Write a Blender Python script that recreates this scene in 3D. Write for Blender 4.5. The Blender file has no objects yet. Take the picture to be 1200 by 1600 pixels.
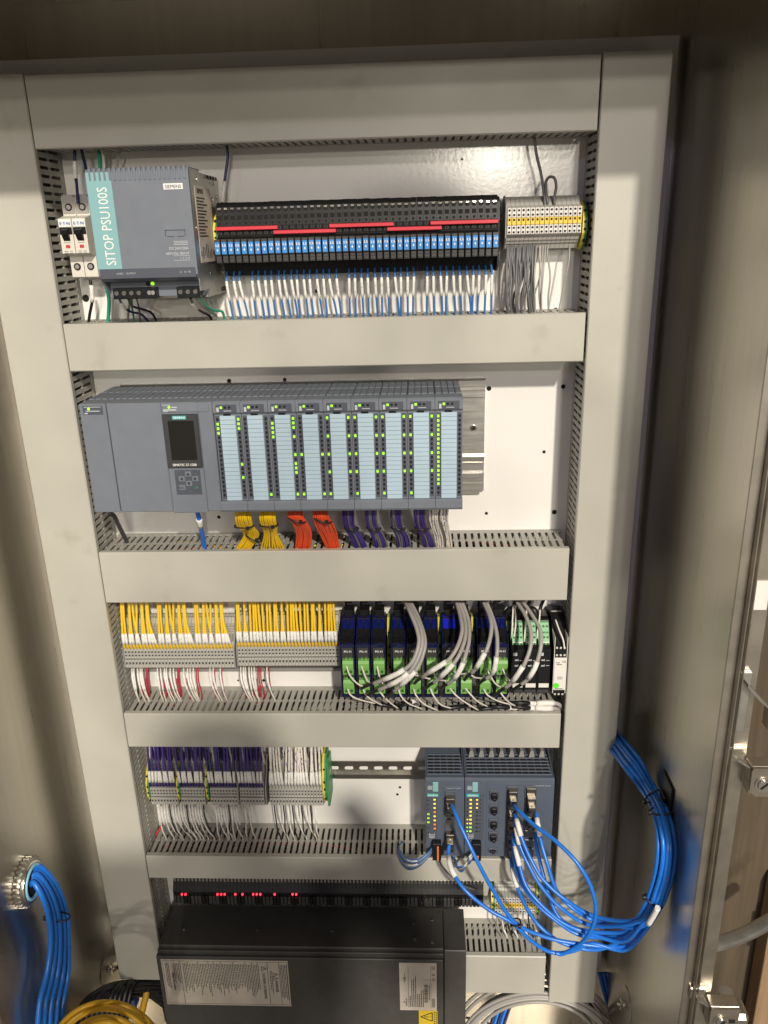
import bpy, math, random
from mathutils import Vector, Matrix
random.seed(7)
R_ = random.uniform
S = 0.001                      # the model is written in millimetres
sc = bpy.context.scene
col = sc.collection

# ---------------------------------------------------------------- camera
F, PITCH, YAW, ROLL = 1240.58, 0.336937, -0.048994, -0.0272445
CAM = Vector((467.83, -1045.95, -190.54))
def _rot(a, b, c):
    cam = Matrix(((1, 0, 0), (0, 0, -1), (0, 1, 0)))
    rp = Matrix(((1, 0, 0), (0, math.cos(a), -math.sin(a)), (0, math.sin(a), math.cos(a))))
    ry = Matrix(((math.cos(b), 0, -math.sin(b)), (0, 1, 0), (math.sin(b), 0, math.cos(b))))
    rr = Matrix(((math.cos(c), -math.sin(c), 0), (math.sin(c), math.cos(c), 0), (0, 0, 1)))
    return rr @ rp @ ry @ cam
RM = _rot(PITCH, YAW, ROLL)
cd = bpy.data.cameras.new('camera')
cam = bpy.data.objects.new('camera', cd)
col.objects.link(cam)
cd.sensor_fit = 'HORIZONTAL'
cd.sensor_width = 36.0
cd.lens = 36.0 * F / 1200.0
cd.clip_start = 0.01
cd.clip_end = 60
cam.matrix_world = Matrix.Translation(CAM * S) @ Matrix((RM[0], -RM[1], -RM[2])).transposed().to_4x4()
sc.camera = cam

def U(u, v, Y):
    """A point measured in the photograph, on the plane at depth Y (mm)."""
    d = RM.transposed() @ Vector(((u - 600) / F, (v - 800) / F, 1.0))
    return CAM + d * ((Y - CAM.y) / d.y)

# ---------------------------------------------------------------- light
world = bpy.data.worlds.new('World')
sc.world = world
world.use_nodes = True
bg = world.node_tree.nodes['Background']
bg.inputs[0].default_value = (1.0, 0.93, 0.82, 1)
bg.inputs[1].default_value = 0.19
sc.view_settings.view_transform = 'Standard'
sc.view_settings.look = 'None'
sc.view_settings.exposure = 0.0
sc.view_settings.gamma = 1.0

def lamp(x, y, z, size, power, colour, target=(360, 0, -700)):
    l = bpy.data.lights.new('ceiling_or_fill_lamp', 'AREA')
    l.shape = 'DISK'
    l.size = size * S
    l.energy = power
    l.color = colour
    o = bpy.data.objects.new('ceiling_or_fill_lamp', l)
    col.objects.link(o)
    o.location = Vector((x, y, z)) * S
    o.rotation_euler = (Vector(target) - Vector((x, y, z))).to_track_quat('-Z', 'Y').to_euler()
    return o
WARM = (1.0, 0.915, 0.785)
# a row of bright shop lights under the ceiling, going away from the cabinet on its right-hand side
lamp(3110, -9265, 4990, 430, 1260, WARM)
lamp(4180, -18200, 5010, 650, 560, WARM)
lamp(4550, -25265, 3880, 800, 560, WARM)
lamp(2300, -20000, 1500, 600, 420, WARM)
# weak fill lamps added on the left, the second one violet for its tint
lamp(-330, -2700, 1650, 300, 4, WARM)
lamp(-700, -5600, 1620, 400, 13, (0.66, 0.58, 1.0))

# ---------------------------------------------------------------- materials
def mat(name, c, rough=0.5, metal=0.0, emit=None, es=0.0, noise=0.0, nscale=40.0, bump=0.0, bscale=300.0,
        stretch=None, spec=None, coat=0.0, trans=0.0, dirt=None):
    m = bpy.data.materials.new(name)
    m.use_nodes = True
    nt = m.node_tree
    b = nt.nodes['Principled BSDF']
    b.inputs['Base Color'].default_value = (*c, 1)
    b.inputs['Roughness'].default_value = rough
    b.inputs['Metallic'].default_value = metal
    if spec is not None: b.inputs['Specular IOR Level'].default_value = spec
    if coat: b.inputs['Coat Weight'].default_value = coat
    if trans: b.inputs['Transmission Weight'].default_value = trans
    if emit:
        b.inputs['Emission Color'].default_value = (*emit, 1)
        b.inputs['Emission Strength'].default_value = es
    if noise or bump or dirt:
        tc = nt.nodes.new('ShaderNodeNewGeometry')
        mp = nt.nodes.new('ShaderNodeMapping')
        nt.links.new(tc.outputs['Position'], mp.inputs['Vector'])
        if stretch: mp.inputs['Scale'].default_value = stretch
    if noise:
        n = nt.nodes.new('ShaderNodeTexNoise')
        n.inputs['Scale'].default_value = nscale
        n.inputs['Detail'].default_value = 5
        nt.links.new(mp.outputs[0], n.inputs['Vector'])
        r = nt.nodes.new('ShaderNodeMapRange')
        r.inputs['From Min'].default_value = 0.3
        r.inputs['From Max'].default_value = 0.7
        r.inputs['To Min'].default_value = 1 - noise
        r.inputs['To Max'].default_value = 1 + noise
        nt.links.new(n.outputs['Fac'], r.inputs['Value'])
        mx = nt.nodes.new('ShaderNodeMix')
        mx.data_type = 'RGBA'; mx.blend_type = 'MULTIPLY'
        mx.inputs['Factor'].default_value = 1
        mx.inputs['A'].default_value = (*c, 1)
        nt.links.new(r.outputs[0], mx.inputs['B'])
        last = mx.outputs['Result']
        if dirt:
            n3 = nt.nodes.new('ShaderNodeTexNoise')
            n3.inputs['Scale'].default_value = dirt[1]
            n3.inputs['Detail'].default_value = 6
            nt.links.new(tc.outputs['Position'], n3.inputs['Vector'])
            r3 = nt.nodes.new('ShaderNodeMapRange')
            r3.inputs['From Min'].default_value = dirt[2]
            r3.inputs['From Max'].default_value = dirt[2] + .12
            r3.inputs['To Max'].default_value = dirt[3]
            nt.links.new(n3.outputs['Fac'], r3.inputs['Value'])
            m3 = nt.nodes.new('ShaderNodeMix')
            m3.data_type = 'RGBA'
            m3.inputs['B'].default_value = (*dirt[0], 1)
            nt.links.new(r3.outputs[0], m3.inputs['Factor'])
            nt.links.new(last, m3.inputs['A'])
            last = m3.outputs['Result']
        nt.links.new(last, b.inputs['Base Color'])
        r2 = nt.nodes.new('ShaderNodeMapRange')
        r2.inputs['To Min'].default_value = max(rough - (.05 if metal else .1), .03)
        r2.inputs['To Max'].default_value = min(rough + (.06 if metal else .1), 1)
        nt.links.new(n.outputs['Fac'], r2.inputs['Value'])
        nt.links.new(r2.outputs[0], b.inputs['Roughness'])
    if bump:
        n2 = nt.nodes.new('ShaderNodeTexNoise')
        n2.inputs['Scale'].default_value = bscale
        n2.inputs['Detail'].default_value = 3
        nt.links.new(mp.outputs[0], n2.inputs['Vector'])
        bp = nt.nodes.new('ShaderNodeBump')
        bp.inputs['Strength'].default_value = bump
        bp.inputs['Distance'].default_value = 0.001
        nt.links.new(n2.outputs['Fac'], bp.inputs['Height'])
        nt.links.new(bp.outputs[0], b.inputs['Normal'])
    return m

def printed(name, base, ink, sx, sy, sz, thr=0.52):
    """White marker sleeve with small printed characters round it."""
    m = bpy.data.materials.new(name)
    m.use_nodes = True
    nt = m.node_tree
    b = nt.nodes['Principled BSDF']
    b.inputs['Roughness'].default_value = .5
    g = nt.nodes.new('ShaderNodeNewGeometry')
    mp = nt.nodes.new('ShaderNodeMapping')
    mp.inputs['Scale'].default_value = (sx, sy, sz)
    nt.links.new(g.outputs['Position'], mp.inputs['Vector'])
    n = nt.nodes.new('ShaderNodeTexNoise')
    n.inputs['Scale'].default_value = 1
    n.inputs['Detail'].default_value = 1
    nt.links.new(mp.outputs[0], n.inputs['Vector'])
    r = nt.nodes.new('ShaderNodeMapRange')
    r.inputs['From Min'].default_value = thr
    r.inputs['From Max'].default_value = thr + .08
    nt.links.new(n.outputs['Fac'], r.inputs['Value'])
    mx = nt.nodes.new('ShaderNodeMix')
    mx.data_type = 'RGBA'
    mx.inputs['A'].default_value = (*base, 1)
    mx.inputs['B'].default_value = (*ink, 1)
    nt.links.new(r.outputs[0], mx.inputs['Factor'])
    nt.links.new(mx.outputs['Result'], b.inputs['Base Color'])
    return m

M = dict(
    duct=mat('grey_pvc', (.45, .44, .388), .36, noise=.05, nscale=9, dirt=((.25, .22, .17), 14, .64, .35), bump=.05, bscale=500),
    ductw=mat('grey_pvc_wall', (.40, .39, .35), .5, noise=.05, nscale=30),
    panel=mat('white_painted_steel', (.80, .785, .75), .2, noise=.02, nscale=4, bump=.09, bscale=170),
    steel=mat('brushed_stainless', (.56, .525, .46), .29, 1.0, noise=.05, nscale=16, stretch=(6, 6, .25), dirt=((.2, .17, .13), 5, .6, .25), bump=.04, bscale=60),
    steelf=mat('stainless_flange', (.60, .56, .49), .30, 1.0, noise=.10, nscale=40),
    zinc=mat('zinc_plated_steel', (.50, .49, .45), .42, 1.0, noise=.08, nscale=60),
    alu=mat('aluminium_rail', (.84, .82, .78), .30, 1.0, noise=.08, nscale=30, stretch=(1, 1, 12)),
    rail=mat('dull_zinc_rail', (.33, .32, .29), .3, 1.0, noise=.08, nscale=60),
    chrome=mat('bright_metal', (.78, .74, .68), .18, 1.0),
    hole=mat('dark_hole', (.008, .008, .008), .9),
    dark=mat('black_plastic', (.009, .009, .010), .38, noise=.15, nscale=200, spec=.35),
    black2=mat('black_relay_plastic', (.011, .011, .011), .42, noise=.1, nscale=200, spec=.25),
    gblk=mat('grey_black_plastic', (.045, .044, .044), .38),
    sg=mat('blue_grey_plastic', (.165, .185, .22), .44, noise=.03, nscale=60, bump=.03, bscale=1500),
    sgd=mat('dark_blue_grey_plastic', (.075, .085, .11), .45),
    sgb=mat('graphite_bezel', (.045, .046, .052), .35),
    scal=mat('slate_blue_plastic', (.085, .105, .145), .45, noise=.03, nscale=60),
    teal=mat('teal_print', (.22, .43, .45), .45),
    tealb=mat('petrol_print', (.03, .38, .40), .45),
    white=mat('white_print', (.80, .80, .78), .5),
    whiteg=mat('pale_grey_print', (.50, .52, .55), .5),
    ink=mat('black_print', (.02, .02, .02), .6),
    inkb=mat('blue_print', (.03, .10, .36), .5),
    lab=mat('pale_blue_label', (.42, .55, .65), .45, noise=.02),
    breaker=mat('breaker_plastic', (.66, .635, .57), .42),
    breakerg=mat('breaker_grey_plastic', (.36, .35, .32), .45),
    red=mat('red_plastic', (.62, .04, .06), .4),
    redl=mat('red_breaker_mark', (.55, .05, .06), .4),
    blue=mat('blue_relay_plastic', (.05, .25, .62), .4),
    tgrey=mat('terminal_grey', (.43, .42, .385), .45),
    tgreyd=mat('terminal_dark_grey', (.26, .255, .24), .5),  # darker grey plastic for end plates, ribs, fins and fine print
    twhite=mat('terminal_light', (.72, .70, .66), .45),
    tyel=mat('terminal_yellow', (.78, .55, .06), .42),
    gy=mat('earth_yellow', (.72, .60, .05), .42),
    gg=mat('earth_green', (.05, .26, .10), .42),
    tr=mat('clear_smoky_plastic', (.006, .009, .055), .12, coat=.5),
    tr2=mat('blue_translucent_cover', (.006, .011, .11), .12, coat=.4),
    tr3=mat('bright_blue_translucent_cover', (.012, .02, .62), .12, coat=.4),
    plugm=mat('nickel_plug_shell', (.27, .25, .215), .3, 1.0, noise=.2, nscale=160),
    pgreen=mat('green_connector', (.19, .43, .10), .4),
    pgreen2=mat('pale_green_connector', (.22, .50, .26), .4),
    w_blue=mat('blue_wire_insulation', (.04, .17, .47), .38),
    w_net=mat('blue_network_jacket', (.016, .18, .70), .3, noise=.05, nscale=120),
    w_yel=mat('yellow_wire_insulation', (.84, .55, .012), .38),
    w_org=mat('orange_red_wire_insulation', (.80, .085, .022), .38),
    w_pur=mat('purple_wire_insulation', (.05, .027, .185), .38),
    w_purd=mat('dark_purple_wire', (.035, .022, .14), .38),
    w_gry=mat('grey_wire_insulation', (.135, .135, .14), .42),
    w_lgry=mat('light_grey_cable_jacket', (.36, .345, .325), .42),
    w_wht=mat('white_wire_insulation', (.74, .70, .64), .42),
    w_redw=mat('dark_red_wire', (.42, .03, .055), .4),
    w_blk=mat('black_wire_insulation', (.012, .012, .013), .4),
    w_navy=mat('navy_wire_insulation', (.012, .022, .085), .4),
    w_grn=mat('green_wire_insulation', (.015, .33, .20), .4),
    w_pwr=mat('amber_cable_jacket', (.68, .39, .015), .4),
    sleeve=printed('printed_marker_sleeve', (.80, .79, .75), (.36, .36, .35), 800, 800, 420, .62),
    stripe=printed('white_wire_with_blue_dashes', (.74, .69, .62), (.06, .08, .30), 500, 500, 110, .60),
    g_led=mat('green_led', (.25, .6, .05), .4, emit=(.40, 1.0, .02), es=.9),
    r_led=mat('red_led', (.5, .03, .04), .4, emit=(1.0, .04, .07), es=2.6),
    o_led=mat('orange_led', (.6, .2, .02), .4, emit=(1.0, .25, .03), es=.7),
    y_led=mat('yellow_led', (.6, .5, .05), .4, emit=(1.0, .70, .05), es=1.0),
    gdot=mat('green_sticker', (.12, .72, .03), .5),
    screen=mat('dark_screen', (.010, .009, .008), .08, coat=.5),
    ups=mat('charcoal_painted_steel', (.060, .058, .054), .42, noise=.08, nscale=60, bump=.12, bscale=900),
    paper=mat('sticker_paper', (.52, .47, .40), .55, noise=.10, nscale=30),
    warn=mat('warning_yellow', (.70, .50, .02), .45),
    wood=mat('old_plywood', (.085, .064, .041), .7, noise=.28, nscale=7, stretch=(9, 9, .45), dirt=((.09, .06, .035), 6, .55, .5), bump=.3, bscale=40),
    wood2=mat('pale_timber', (.27, .18, .105), .7, noise=.25, nscale=9, stretch=(9, 9, .45), bump=.3, bscale=40),
    conduit=mat('galvanised_conduit', (.72, .72, .70), .38, 1.0, noise=.1, nscale=40),
    jblue=mat('pale_blue_bushing', (.25, .55, .72), .35),
    cloth=mat('dark_workwear', (.03, .032, .04), .8),
    skin=mat('skin_tone', (.42, .26, .18), .55),
    floor=mat('shop_floor', (.16, .15, .14), .7, noise=.15, nscale=3),
)

# ---------------------------------------------------------------- mesh helpers
_txt = {}
def glyphs(s):
    if s not in _txt:
        c = bpy.data.curves.new('lettering', 'FONT')
        c.body = s
        c.size = 1.0
        c.resolution_u = 2
        o = bpy.data.objects.new('lettering', c)
        col.objects.link(o)
        dg = bpy.context.evaluated_depsgraph_get()
        me = o.evaluated_get(dg).to_mesh()
        _txt[s] = ([tuple(v.co[:2]) for v in me.vertices], [tuple(p.vertices) for p in me.polygons])
        bpy.data.objects.remove(o)
        bpy.data.curves.remove(c)
    return _txt[s]

class MB:
    def __init__(self):
        self.v = []; self.f = []; self.mi = []; self.sm = []; self.k = 0
    def mat(self, k): self.k = k; return self
    def face(self, idx, smooth=False):
        self.f.append(idx); self.mi.append(self.k); self.sm.append(smooth)
    def quad(self, a, b, c, d):
        n = len(self.v); self.v += [a, b, c, d]; self.face((n, n+1, n+2, n+3)); return self
    def box(self, x0, x1, y0, y1, z0, z1, c=0.0):
        if x0 > x1: x0, x1 = x1, x0
        if y0 > y1: y0, y1 = y1, y0
        if z0 > z1: z0, z1 = z1, z0
        n = len(self.v)
        if c <= 0:
            self.v += [(x, y, z) for x in (x0, x1) for y in (y0, y1) for z in (z0, z1)]
            for q in ((0,1,3,2),(4,6,7,5),(0,4,5,1),(2,3,7,6),(0,2,6,4),(1,5,7,3)): self.face(tuple(n+i for i in q))
            return self
        c = min(c, (x1-x0)*.45, (y1-y0)*.45, (z1-z0)*.45)
        vid = {}
        for i, x in enumerate((x0, x1)):
            for j, y in enumerate((y0, y1)):
                for k, z in enumerate((z0, z1)):
                    sx, sy, sz = (1, -1)[i]*c, (1, -1)[j]*c, (1, -1)[k]*c
                    for a, p in enumerate(((x, y+sy, z+sz), (x+sx, y, z+sz), (x+sx, y+sy, z))):
                        vid[i, j, k, a] = len(self.v); self.v.append(p)
        g = lambda *t: vid[t]
        for i in (0, 1):
            q = [g(i,0,0,0), g(i,1,0,0), g(i,1,1,0), g(i,0,1,0)]; self.face(tuple(q if i else q[::-1]))
            q = [g(0,i,0,1), g(0,i,1,1), g(1,i,1,1), g(1,i,0,1)]; self.face(tuple(q if i else q[::-1]))
            q = [g(0,0,i,2), g(1,0,i,2), g(1,1,i,2), g(0,1,i,2)]; self.face(tuple(q if i else q[::-1]))
        for i in (0, 1):
            for j in (0, 1):
                self.face((g(i,j,0,0), g(i,j,1,0), g(i,j,1,1), g(i,j,0,1)))
                self.face((g(i,0,j,0), g(i,1,j,0), g(i,1,j,2), g(i,0,j,2)))
                self.face((g(0,i,j,1), g(1,i,j,1), g(1,i,j,2), g(0,i,j,2)))
                for k in (0, 1): self.face((g(i,j,k,0), g(i,j,k,1), g(i,j,k,2)))
        return self
    def prism(self, poly, axis, a, b):
        n = len(self.v); m = len(poly)
        for t in (a, b):
            for (p, q) in poly:
                self.v.append((t, p, q) if axis == 'x' else (p, t, q) if axis == 'y' else (p, q, t))
        self.face(tuple(range(n, n+m))); self.face(tuple(range(n+2*m-1, n+m-1, -1)))
        for i in range(m):
            j = (i+1) % m
            self.face((n+i, n+m+i, n+m+j, n+j))
        return self
    def cyl(self, c, axis, r, h, n=12, r2=None, cap=True):
        r2 = r if r2 is None else r2
        s = len(self.v); c = Vector(c)
        ax = {'x': (1,0,0), 'y': (0,1,0), 'z': (0,0,1)}[axis] if isinstance(axis, str) else axis
        ax = Vector(ax).normalized()
        e = ax.orthogonal().normalized(); g = ax.cross(e)
        for t, rr in ((0, r), (h, r2)):
            for i in range(n):
                a = 2*math.pi*i/n
                self.v.append(tuple(c + ax*t + (e*math.cos(a) + g*math.sin(a))*rr))
        for i in range(n):
            j = (i+1) % n
            self.face((s+i, s+j, s+n+j, s+n+i), True)
        if cap:
            self.face(tuple(range(s+n-1, s-1, -1))); self.face(tuple(range(s+n, s+2*n)))
        return self
    def ring(self, c, axis, R, r, n=20, k=6):
        ax = Vector(axis).normalized(); e = ax.orthogonal().normalized(); g = ax.cross(e)
        pts = [Vector(c) + (e*math.cos(2*math.pi*i/n) + g*math.sin(2*math.pi*i/n))*R for i in range(n)]
        return self.sweep(pts, r, k, closed=True)
    def sweep(self, pts, r, n=6, closed=False):
        pts = [Vector(p) for p in pts]; s = len(self.v); m = len(pts)
        up = None
        for i in range(m):
            if closed: t = pts[(i+1) % m] - pts[i-1]
            else: t = pts[min(i+1, m-1)] - pts[max(i-1, 0)]
            t.normalize()
            if up is None: up = t.orthogonal().normalized()
            up = (up - t*up.dot(t))
            if up.length < 1e-6: up = t.orthogonal()
            up.normalize(); g = t.cross(up)
            for k in range(n):
                a = 2*math.pi*k/n
                self.v.append(tuple(pts[i] + (up*math.cos(a) + g*math.sin(a))*r))
        for i in range(m if closed else m-1):
            i2 = (i+1) % m
            for k in range(n):
                k2 = (k+1) % n
                self.face((s+i*n+k, s+i*n+k2, s+i2*n+k2, s+i2*n+k), True)
        if not closed:
            self.face(tuple(s+k for k in range(n))[::-1]); self.face(tuple(s+(m-1)*n+k for k in range(n)))
        return self
    def tube(self, ctrl, r, n=6, seg=5):
        return self.sweep(spline(ctrl, seg), r, n)
    def text(self, s, o, right, up, size, align=0.0, bold=0.0, narrow=1.0):
        vs, fs = glyphs(s)
        if not vs: return self
        o = Vector(o); right = Vector(right).normalized(); up = Vector(up).normalized()
        w = max(v[0] for v in vs)
        nrm = right.cross(up)
        for q, d in enumerate([0.0] if not bold else [-bold, 0.0, bold]):
            n = len(self.v)
            for (x, y) in vs:
                self.v.append(tuple(o + right*((x - w*align)*size*narrow + d) + up*y*size + nrm*(q*.06)))
            for f in fs: self.face(tuple(n+i for i in f))
        return self
    def mesh(self, name, mats):
        me = bpy.data.meshes.new(name)
        me.from_pydata([(x*S, y*S, z*S) for x, y, z in self.v], [], self.f)
        for m in (mats if isinstance(mats, (list, tuple)) else [mats]): me.materials.append(m)
        me.polygons.foreach_set('material_index', self.mi)
        me.polygons.foreach_set('use_smooth', self.sm)
        me.update()
        return me

def spline(P, seg=5):
    P = [Vector(p) for p in P]
    if len(P) < 3: return P
    out = []
    for i in range(len(P)-1):
        p0 = P[i-1] if i else P[0]*2 - P[1]
        p1, p2 = P[i], P[i+1]
        p3 = P[i+2] if i+2 < len(P) else P[-1]*2 - P[-2]
        for k in range(seg):
            t = k/seg
            out.append(.5*((2*p1) + (p2-p0)*t + (2*p0-5*p1+4*p2-p3)*t*t + (3*p1-p0-3*p2+p3)*t**3))
    out.append(P[-1])
    return out

def tag(o, label=None, cat=None, group=None, kind=None):
    if label: o['label'] = label
    if cat: o['category'] = cat
    if group: o['group'] = group
    if kind: o['kind'] = kind
    return o
KIDS = {}
def link(name, data, parent=None, loc=(0, 0, 0)):
    o = bpy.data.objects.new(name, data)
    o.location = Vector(loc)*S
    if parent is not None:
        o.parent = parent
        KIDS.setdefault(parent.name, []).append(o)
    col.objects.link(o)
    return o
def thing(name, label, cat, loc=(0, 0, 0), group=None):
    o = link(name, None, None, loc)
    o.empty_display_size = .02
    return tag(o, label, cat, group)
SMALL = {'led_window', 'wire_entry', 'print', 'test_slot', 'grip_rib', 'vent_slot', 'vent_slots', 'orange_release', 'jumper_slot', 'vent_ridge', 'latch_outline', 'key_symbol', 'nut_rib', 'lettering',
         'marking_strip', 'latch_mark', 'rail_slots', 'vent_bar', 'screw_hole', 'vent_block'}
def part(mb, name, mats, parent, loc=(0, 0, 0), label=None):
    o = link(name, mb.mesh(name, mats), parent, loc)
    if label: o['label'] = label
    if name in SMALL: o['kind'] = 'stuff'
    return o
def solo(mb, name, mats, label, cat, loc=(0, 0, 0), group=None):
    return tag(link(name, mb.mesh(name, mats), None, loc), label, cat, group)
def dup(root, loc, label=None, group=None):
    """A copy of a thing with copies of its parts and sub-parts (mesh data shared)."""
    r = root.copy(); col.objects.link(r); r.location = Vector(loc)*S
    if label: r['label'] = label
    if group: r['group'] = group
    for ch in KIDS.get(root.name, []):
        c = ch.copy(); col.objects.link(c); c.parent = r
        for g in KIDS.get(ch.name, []):
            d = g.copy(); col.objects.link(d); d.parent = c
    return r
ORD = ['first', 'second', 'third', 'fourth', 'fifth', 'sixth', 'seventh', 'eighth', 'ninth', 'tenth', 'eleventh', 'twelfth',
       'thirteenth', 'fourteenth', 'fifteenth', 'sixteenth', 'seventeenth', 'eighteenth', 'nineteenth']
_T = ['', '', 'twent', 'thirt', 'fort', 'fift', 'sixt', 'sevent']
def nth(i):
    if i < 19: return ORD[i]
    t, u = divmod(i+1, 10)
    return _T[t] + 'ieth' if u == 0 else _T[t] + 'y-' + ORD[u-1]

def wire(name, ctrl, r, m, label, cat, group=None, sleeve=None, n=6, seg=5, sm=None):
    """A wire; its marker sleeve (a, b = fractions of its length) is a part."""
    p0 = Vector(ctrl[0])
    pts = [Vector(p) - p0 for p in spline(ctrl, seg)]
    o = link(name, MB().sweep(pts, r, n).mesh(name, m), None, p0)
    tag(o, label, cat, group)
    if sleeve:
        for a, b in ([sleeve] if isinstance(sleeve[0], (int, float)) else sleeve):
            q = sub(pts, a, b)
            s = MB().sweep(q, r*1.22 + .25, n)
            link('marker_sleeve', s.mesh('marker_sleeve', sm or M['sleeve']), o)
    return o
def sub(pts, a, b):
    L = [0.0]
    for i in range(1, len(pts)): L.append(L[-1] + (pts[i]-pts[i-1]).length)
    def at(t):
        t *= L[-1]
        for i in range(1, len(L)):
            if L[i] >= t:
                k = (t-L[i-1])/max(L[i]-L[i-1], 1e-9)
                return pts[i-1].lerp(pts[i], k)
        return pts[-1]
    k = max(3, int((b-a)*14))
    return [at(a+(b-a)*i/k) for i in range(k+1)]

# ================================================================ the setting: cabinet, mounting panel, wall behind
XL, XR, YF, YB = -118, 800, -265, 100          # inside of the stainless cabinet
ZT, ZB = 95, -1760
cab = thing('enclosure', 'open brushed stainless steel cabinet standing round the white mounting panel', 'cabinet', (341, YB, ZB))
C0 = Vector((341, YB, ZB))
def cabpart(mb, name, m, label=None):
    mb.v = [tuple(Vector(p) - C0) for p in mb.v]
    return part(mb, name, m, cab, label=label)
cabpart(MB().box(XL-2, XR+2, YB, YB+2, ZB-2, ZT+2), 'back_wall', M['steel'])
cabpart(MB().box(XL-2, XL, YF, YB, ZB, ZT), 'side_wall', M['steel'])
cabpart(MB().box(XR, XR+2, YF, YB, ZB, ZT), 'side_wall', M['steel'])
cabpart(MB().box(XL, XR, YF, YB, ZT, ZT+2), 'top_wall', M['steel'])
cabpart(MB().box(XL, XR, YF, YB, ZB-2, ZB), 'floor_wall', M['steel'])
cabpart(MB().box(XL-30, XR+30, YF-2, YF-.2, 14, ZT+30, .6), 'front_lip', M['steelf'])
cabpart(MB().box(XR, XR+11, YF-2, YF-.2, ZB, 13.5, .5), 'front_flange', M['steelf'])
g = MB().box(XR+11, XR+12.6, YF-11, YF-.2, ZB, 2.5, .4).box(XR+15.5, XR+17, YF-11, YF-.2, ZB, 2.5, .4).box(XR+12.6, XR+15.5, YF-4, YF-.2, ZB, 2.5)
cabpart(g, 'gasket_channel', M['steelf'])
cabpart(MB().box(XR+17, XR+36, YF-2, YF-.2, ZB, 2.5, .6).box(XR+34.5, XR+36, YF-.2, YF+34, ZB, 2.5), 'outer_flange', M['steelf'])
cabpart(MB().box(XL-36, XL, YF-2, YF-.2, ZB, 2.5, .6), 'front_flange', M['steelf'])
# scuffs and small round sealing plates on the side walls
for (X, Y, Z, s) in ((XR, -2 - 60, -1403, -1), (XL, 30, -1450, 1)):
    p = cabpart(MB().cyl((X, Y, Z), (s, 0, 0), 27, 1.4, 28), 'hole_plug', M['steelf'])
    w = MB().cyl((X+s*1.4, Y, Z), (s, 0, 0), 5, 7, 6).cyl((X+s*8, Y, Z), (s, 0, 0), 2.4, 9, 10)
    w.box(X+s*9, X+s*12, Y-2, Y+2, Z-11, Z+11, .6)
    w.v = [tuple(Vector(q) - C0) for q in w.v]
    part(w, 'wing_nut', M['chrome'], p)

panel = cabpart(MB().box(-112, 793, 83, 85.5, -1494, 31, .6).box(-112, -110, 85.5, 98, -1494, 31).box(791, 793, 85.5, 98, -1494, 31),
                'mounting_panel', M['panel'], 'white painted steel panel behind the ducts and devices')
for (u, v, r) in ((358, 595, 3), (445, 593, 2.6), (880, 604, 3.2), (850, 706, 2.4), (866, 800, 3.6), (760, 802, 2.4), (764, 607, 3.4), (625, 1230, 2.2),
                  (621, 1241, 2.2), (342, 808, 2.6), (412, 1063, 2.5), (372, 1063, 1.6), (495, 455, 2.6), (868, 484, 3), (600, 491, 2.6), (134, 466, 5), (722, 249, 1.6)):
    p = U(u, v, 83)
    part(MB().cyl(Vector((p.x, 82.5, p.z)) - C0, 'y', r, 1.2, 14), 'drilled_hole', M['hole'], panel)

tag(solo(MB().box(836, 2300, 0, 18, -2000, 900), 'plywood_wall', M['wood'], 'dark brown plywood wall beyond the cabinet edge', 'wall', (0, 120, 0)))
solo(MB().box(0, 30, -40, 0, -500, 190, 1.5).box(-4, 34, -46, -41, 40, 120), 'timber_post', M['wood2'],
     'pale split timber post beside the galvanised conduit', 'timber', (1086, 118, -1480))
solo(MB().box(0, 26, -40, 0, -500, 120, 1.5), 'timber_post', M['wood2'], 'narrow pale timber strip at the far edge of the plywood wall', 'timber', (1148, 118, -1500))
c = [U(1095, 1481, 20), U(1130, 1472, 10), U(1165, 1459, 0), U(1200, 1441, -10), U(1240, 1420, -20)]
wire('conduit', c, 11.5, M['conduit'], 'bent galvanised conduit pipe leaving the cabinet towards the timber post', 'conduit', n=14)
# metal box below the conduit
p = U(1140, 1575, 20)
cb = thing('junction_box', 'small rounded grey metal conduit fitting behind the lowest door clamp', 'junction box', p)
part(MB().box(-36, 26, -26, 20, -190, 10, 7), 'body', M['zinc'], cb)
part(MB().cyl((-12, -2, 10), 'z', 15, 16, 16).cyl((-12, -2, 24), 'z', 12, 18, 16), 'hub', M['conduit'], cb)

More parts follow.
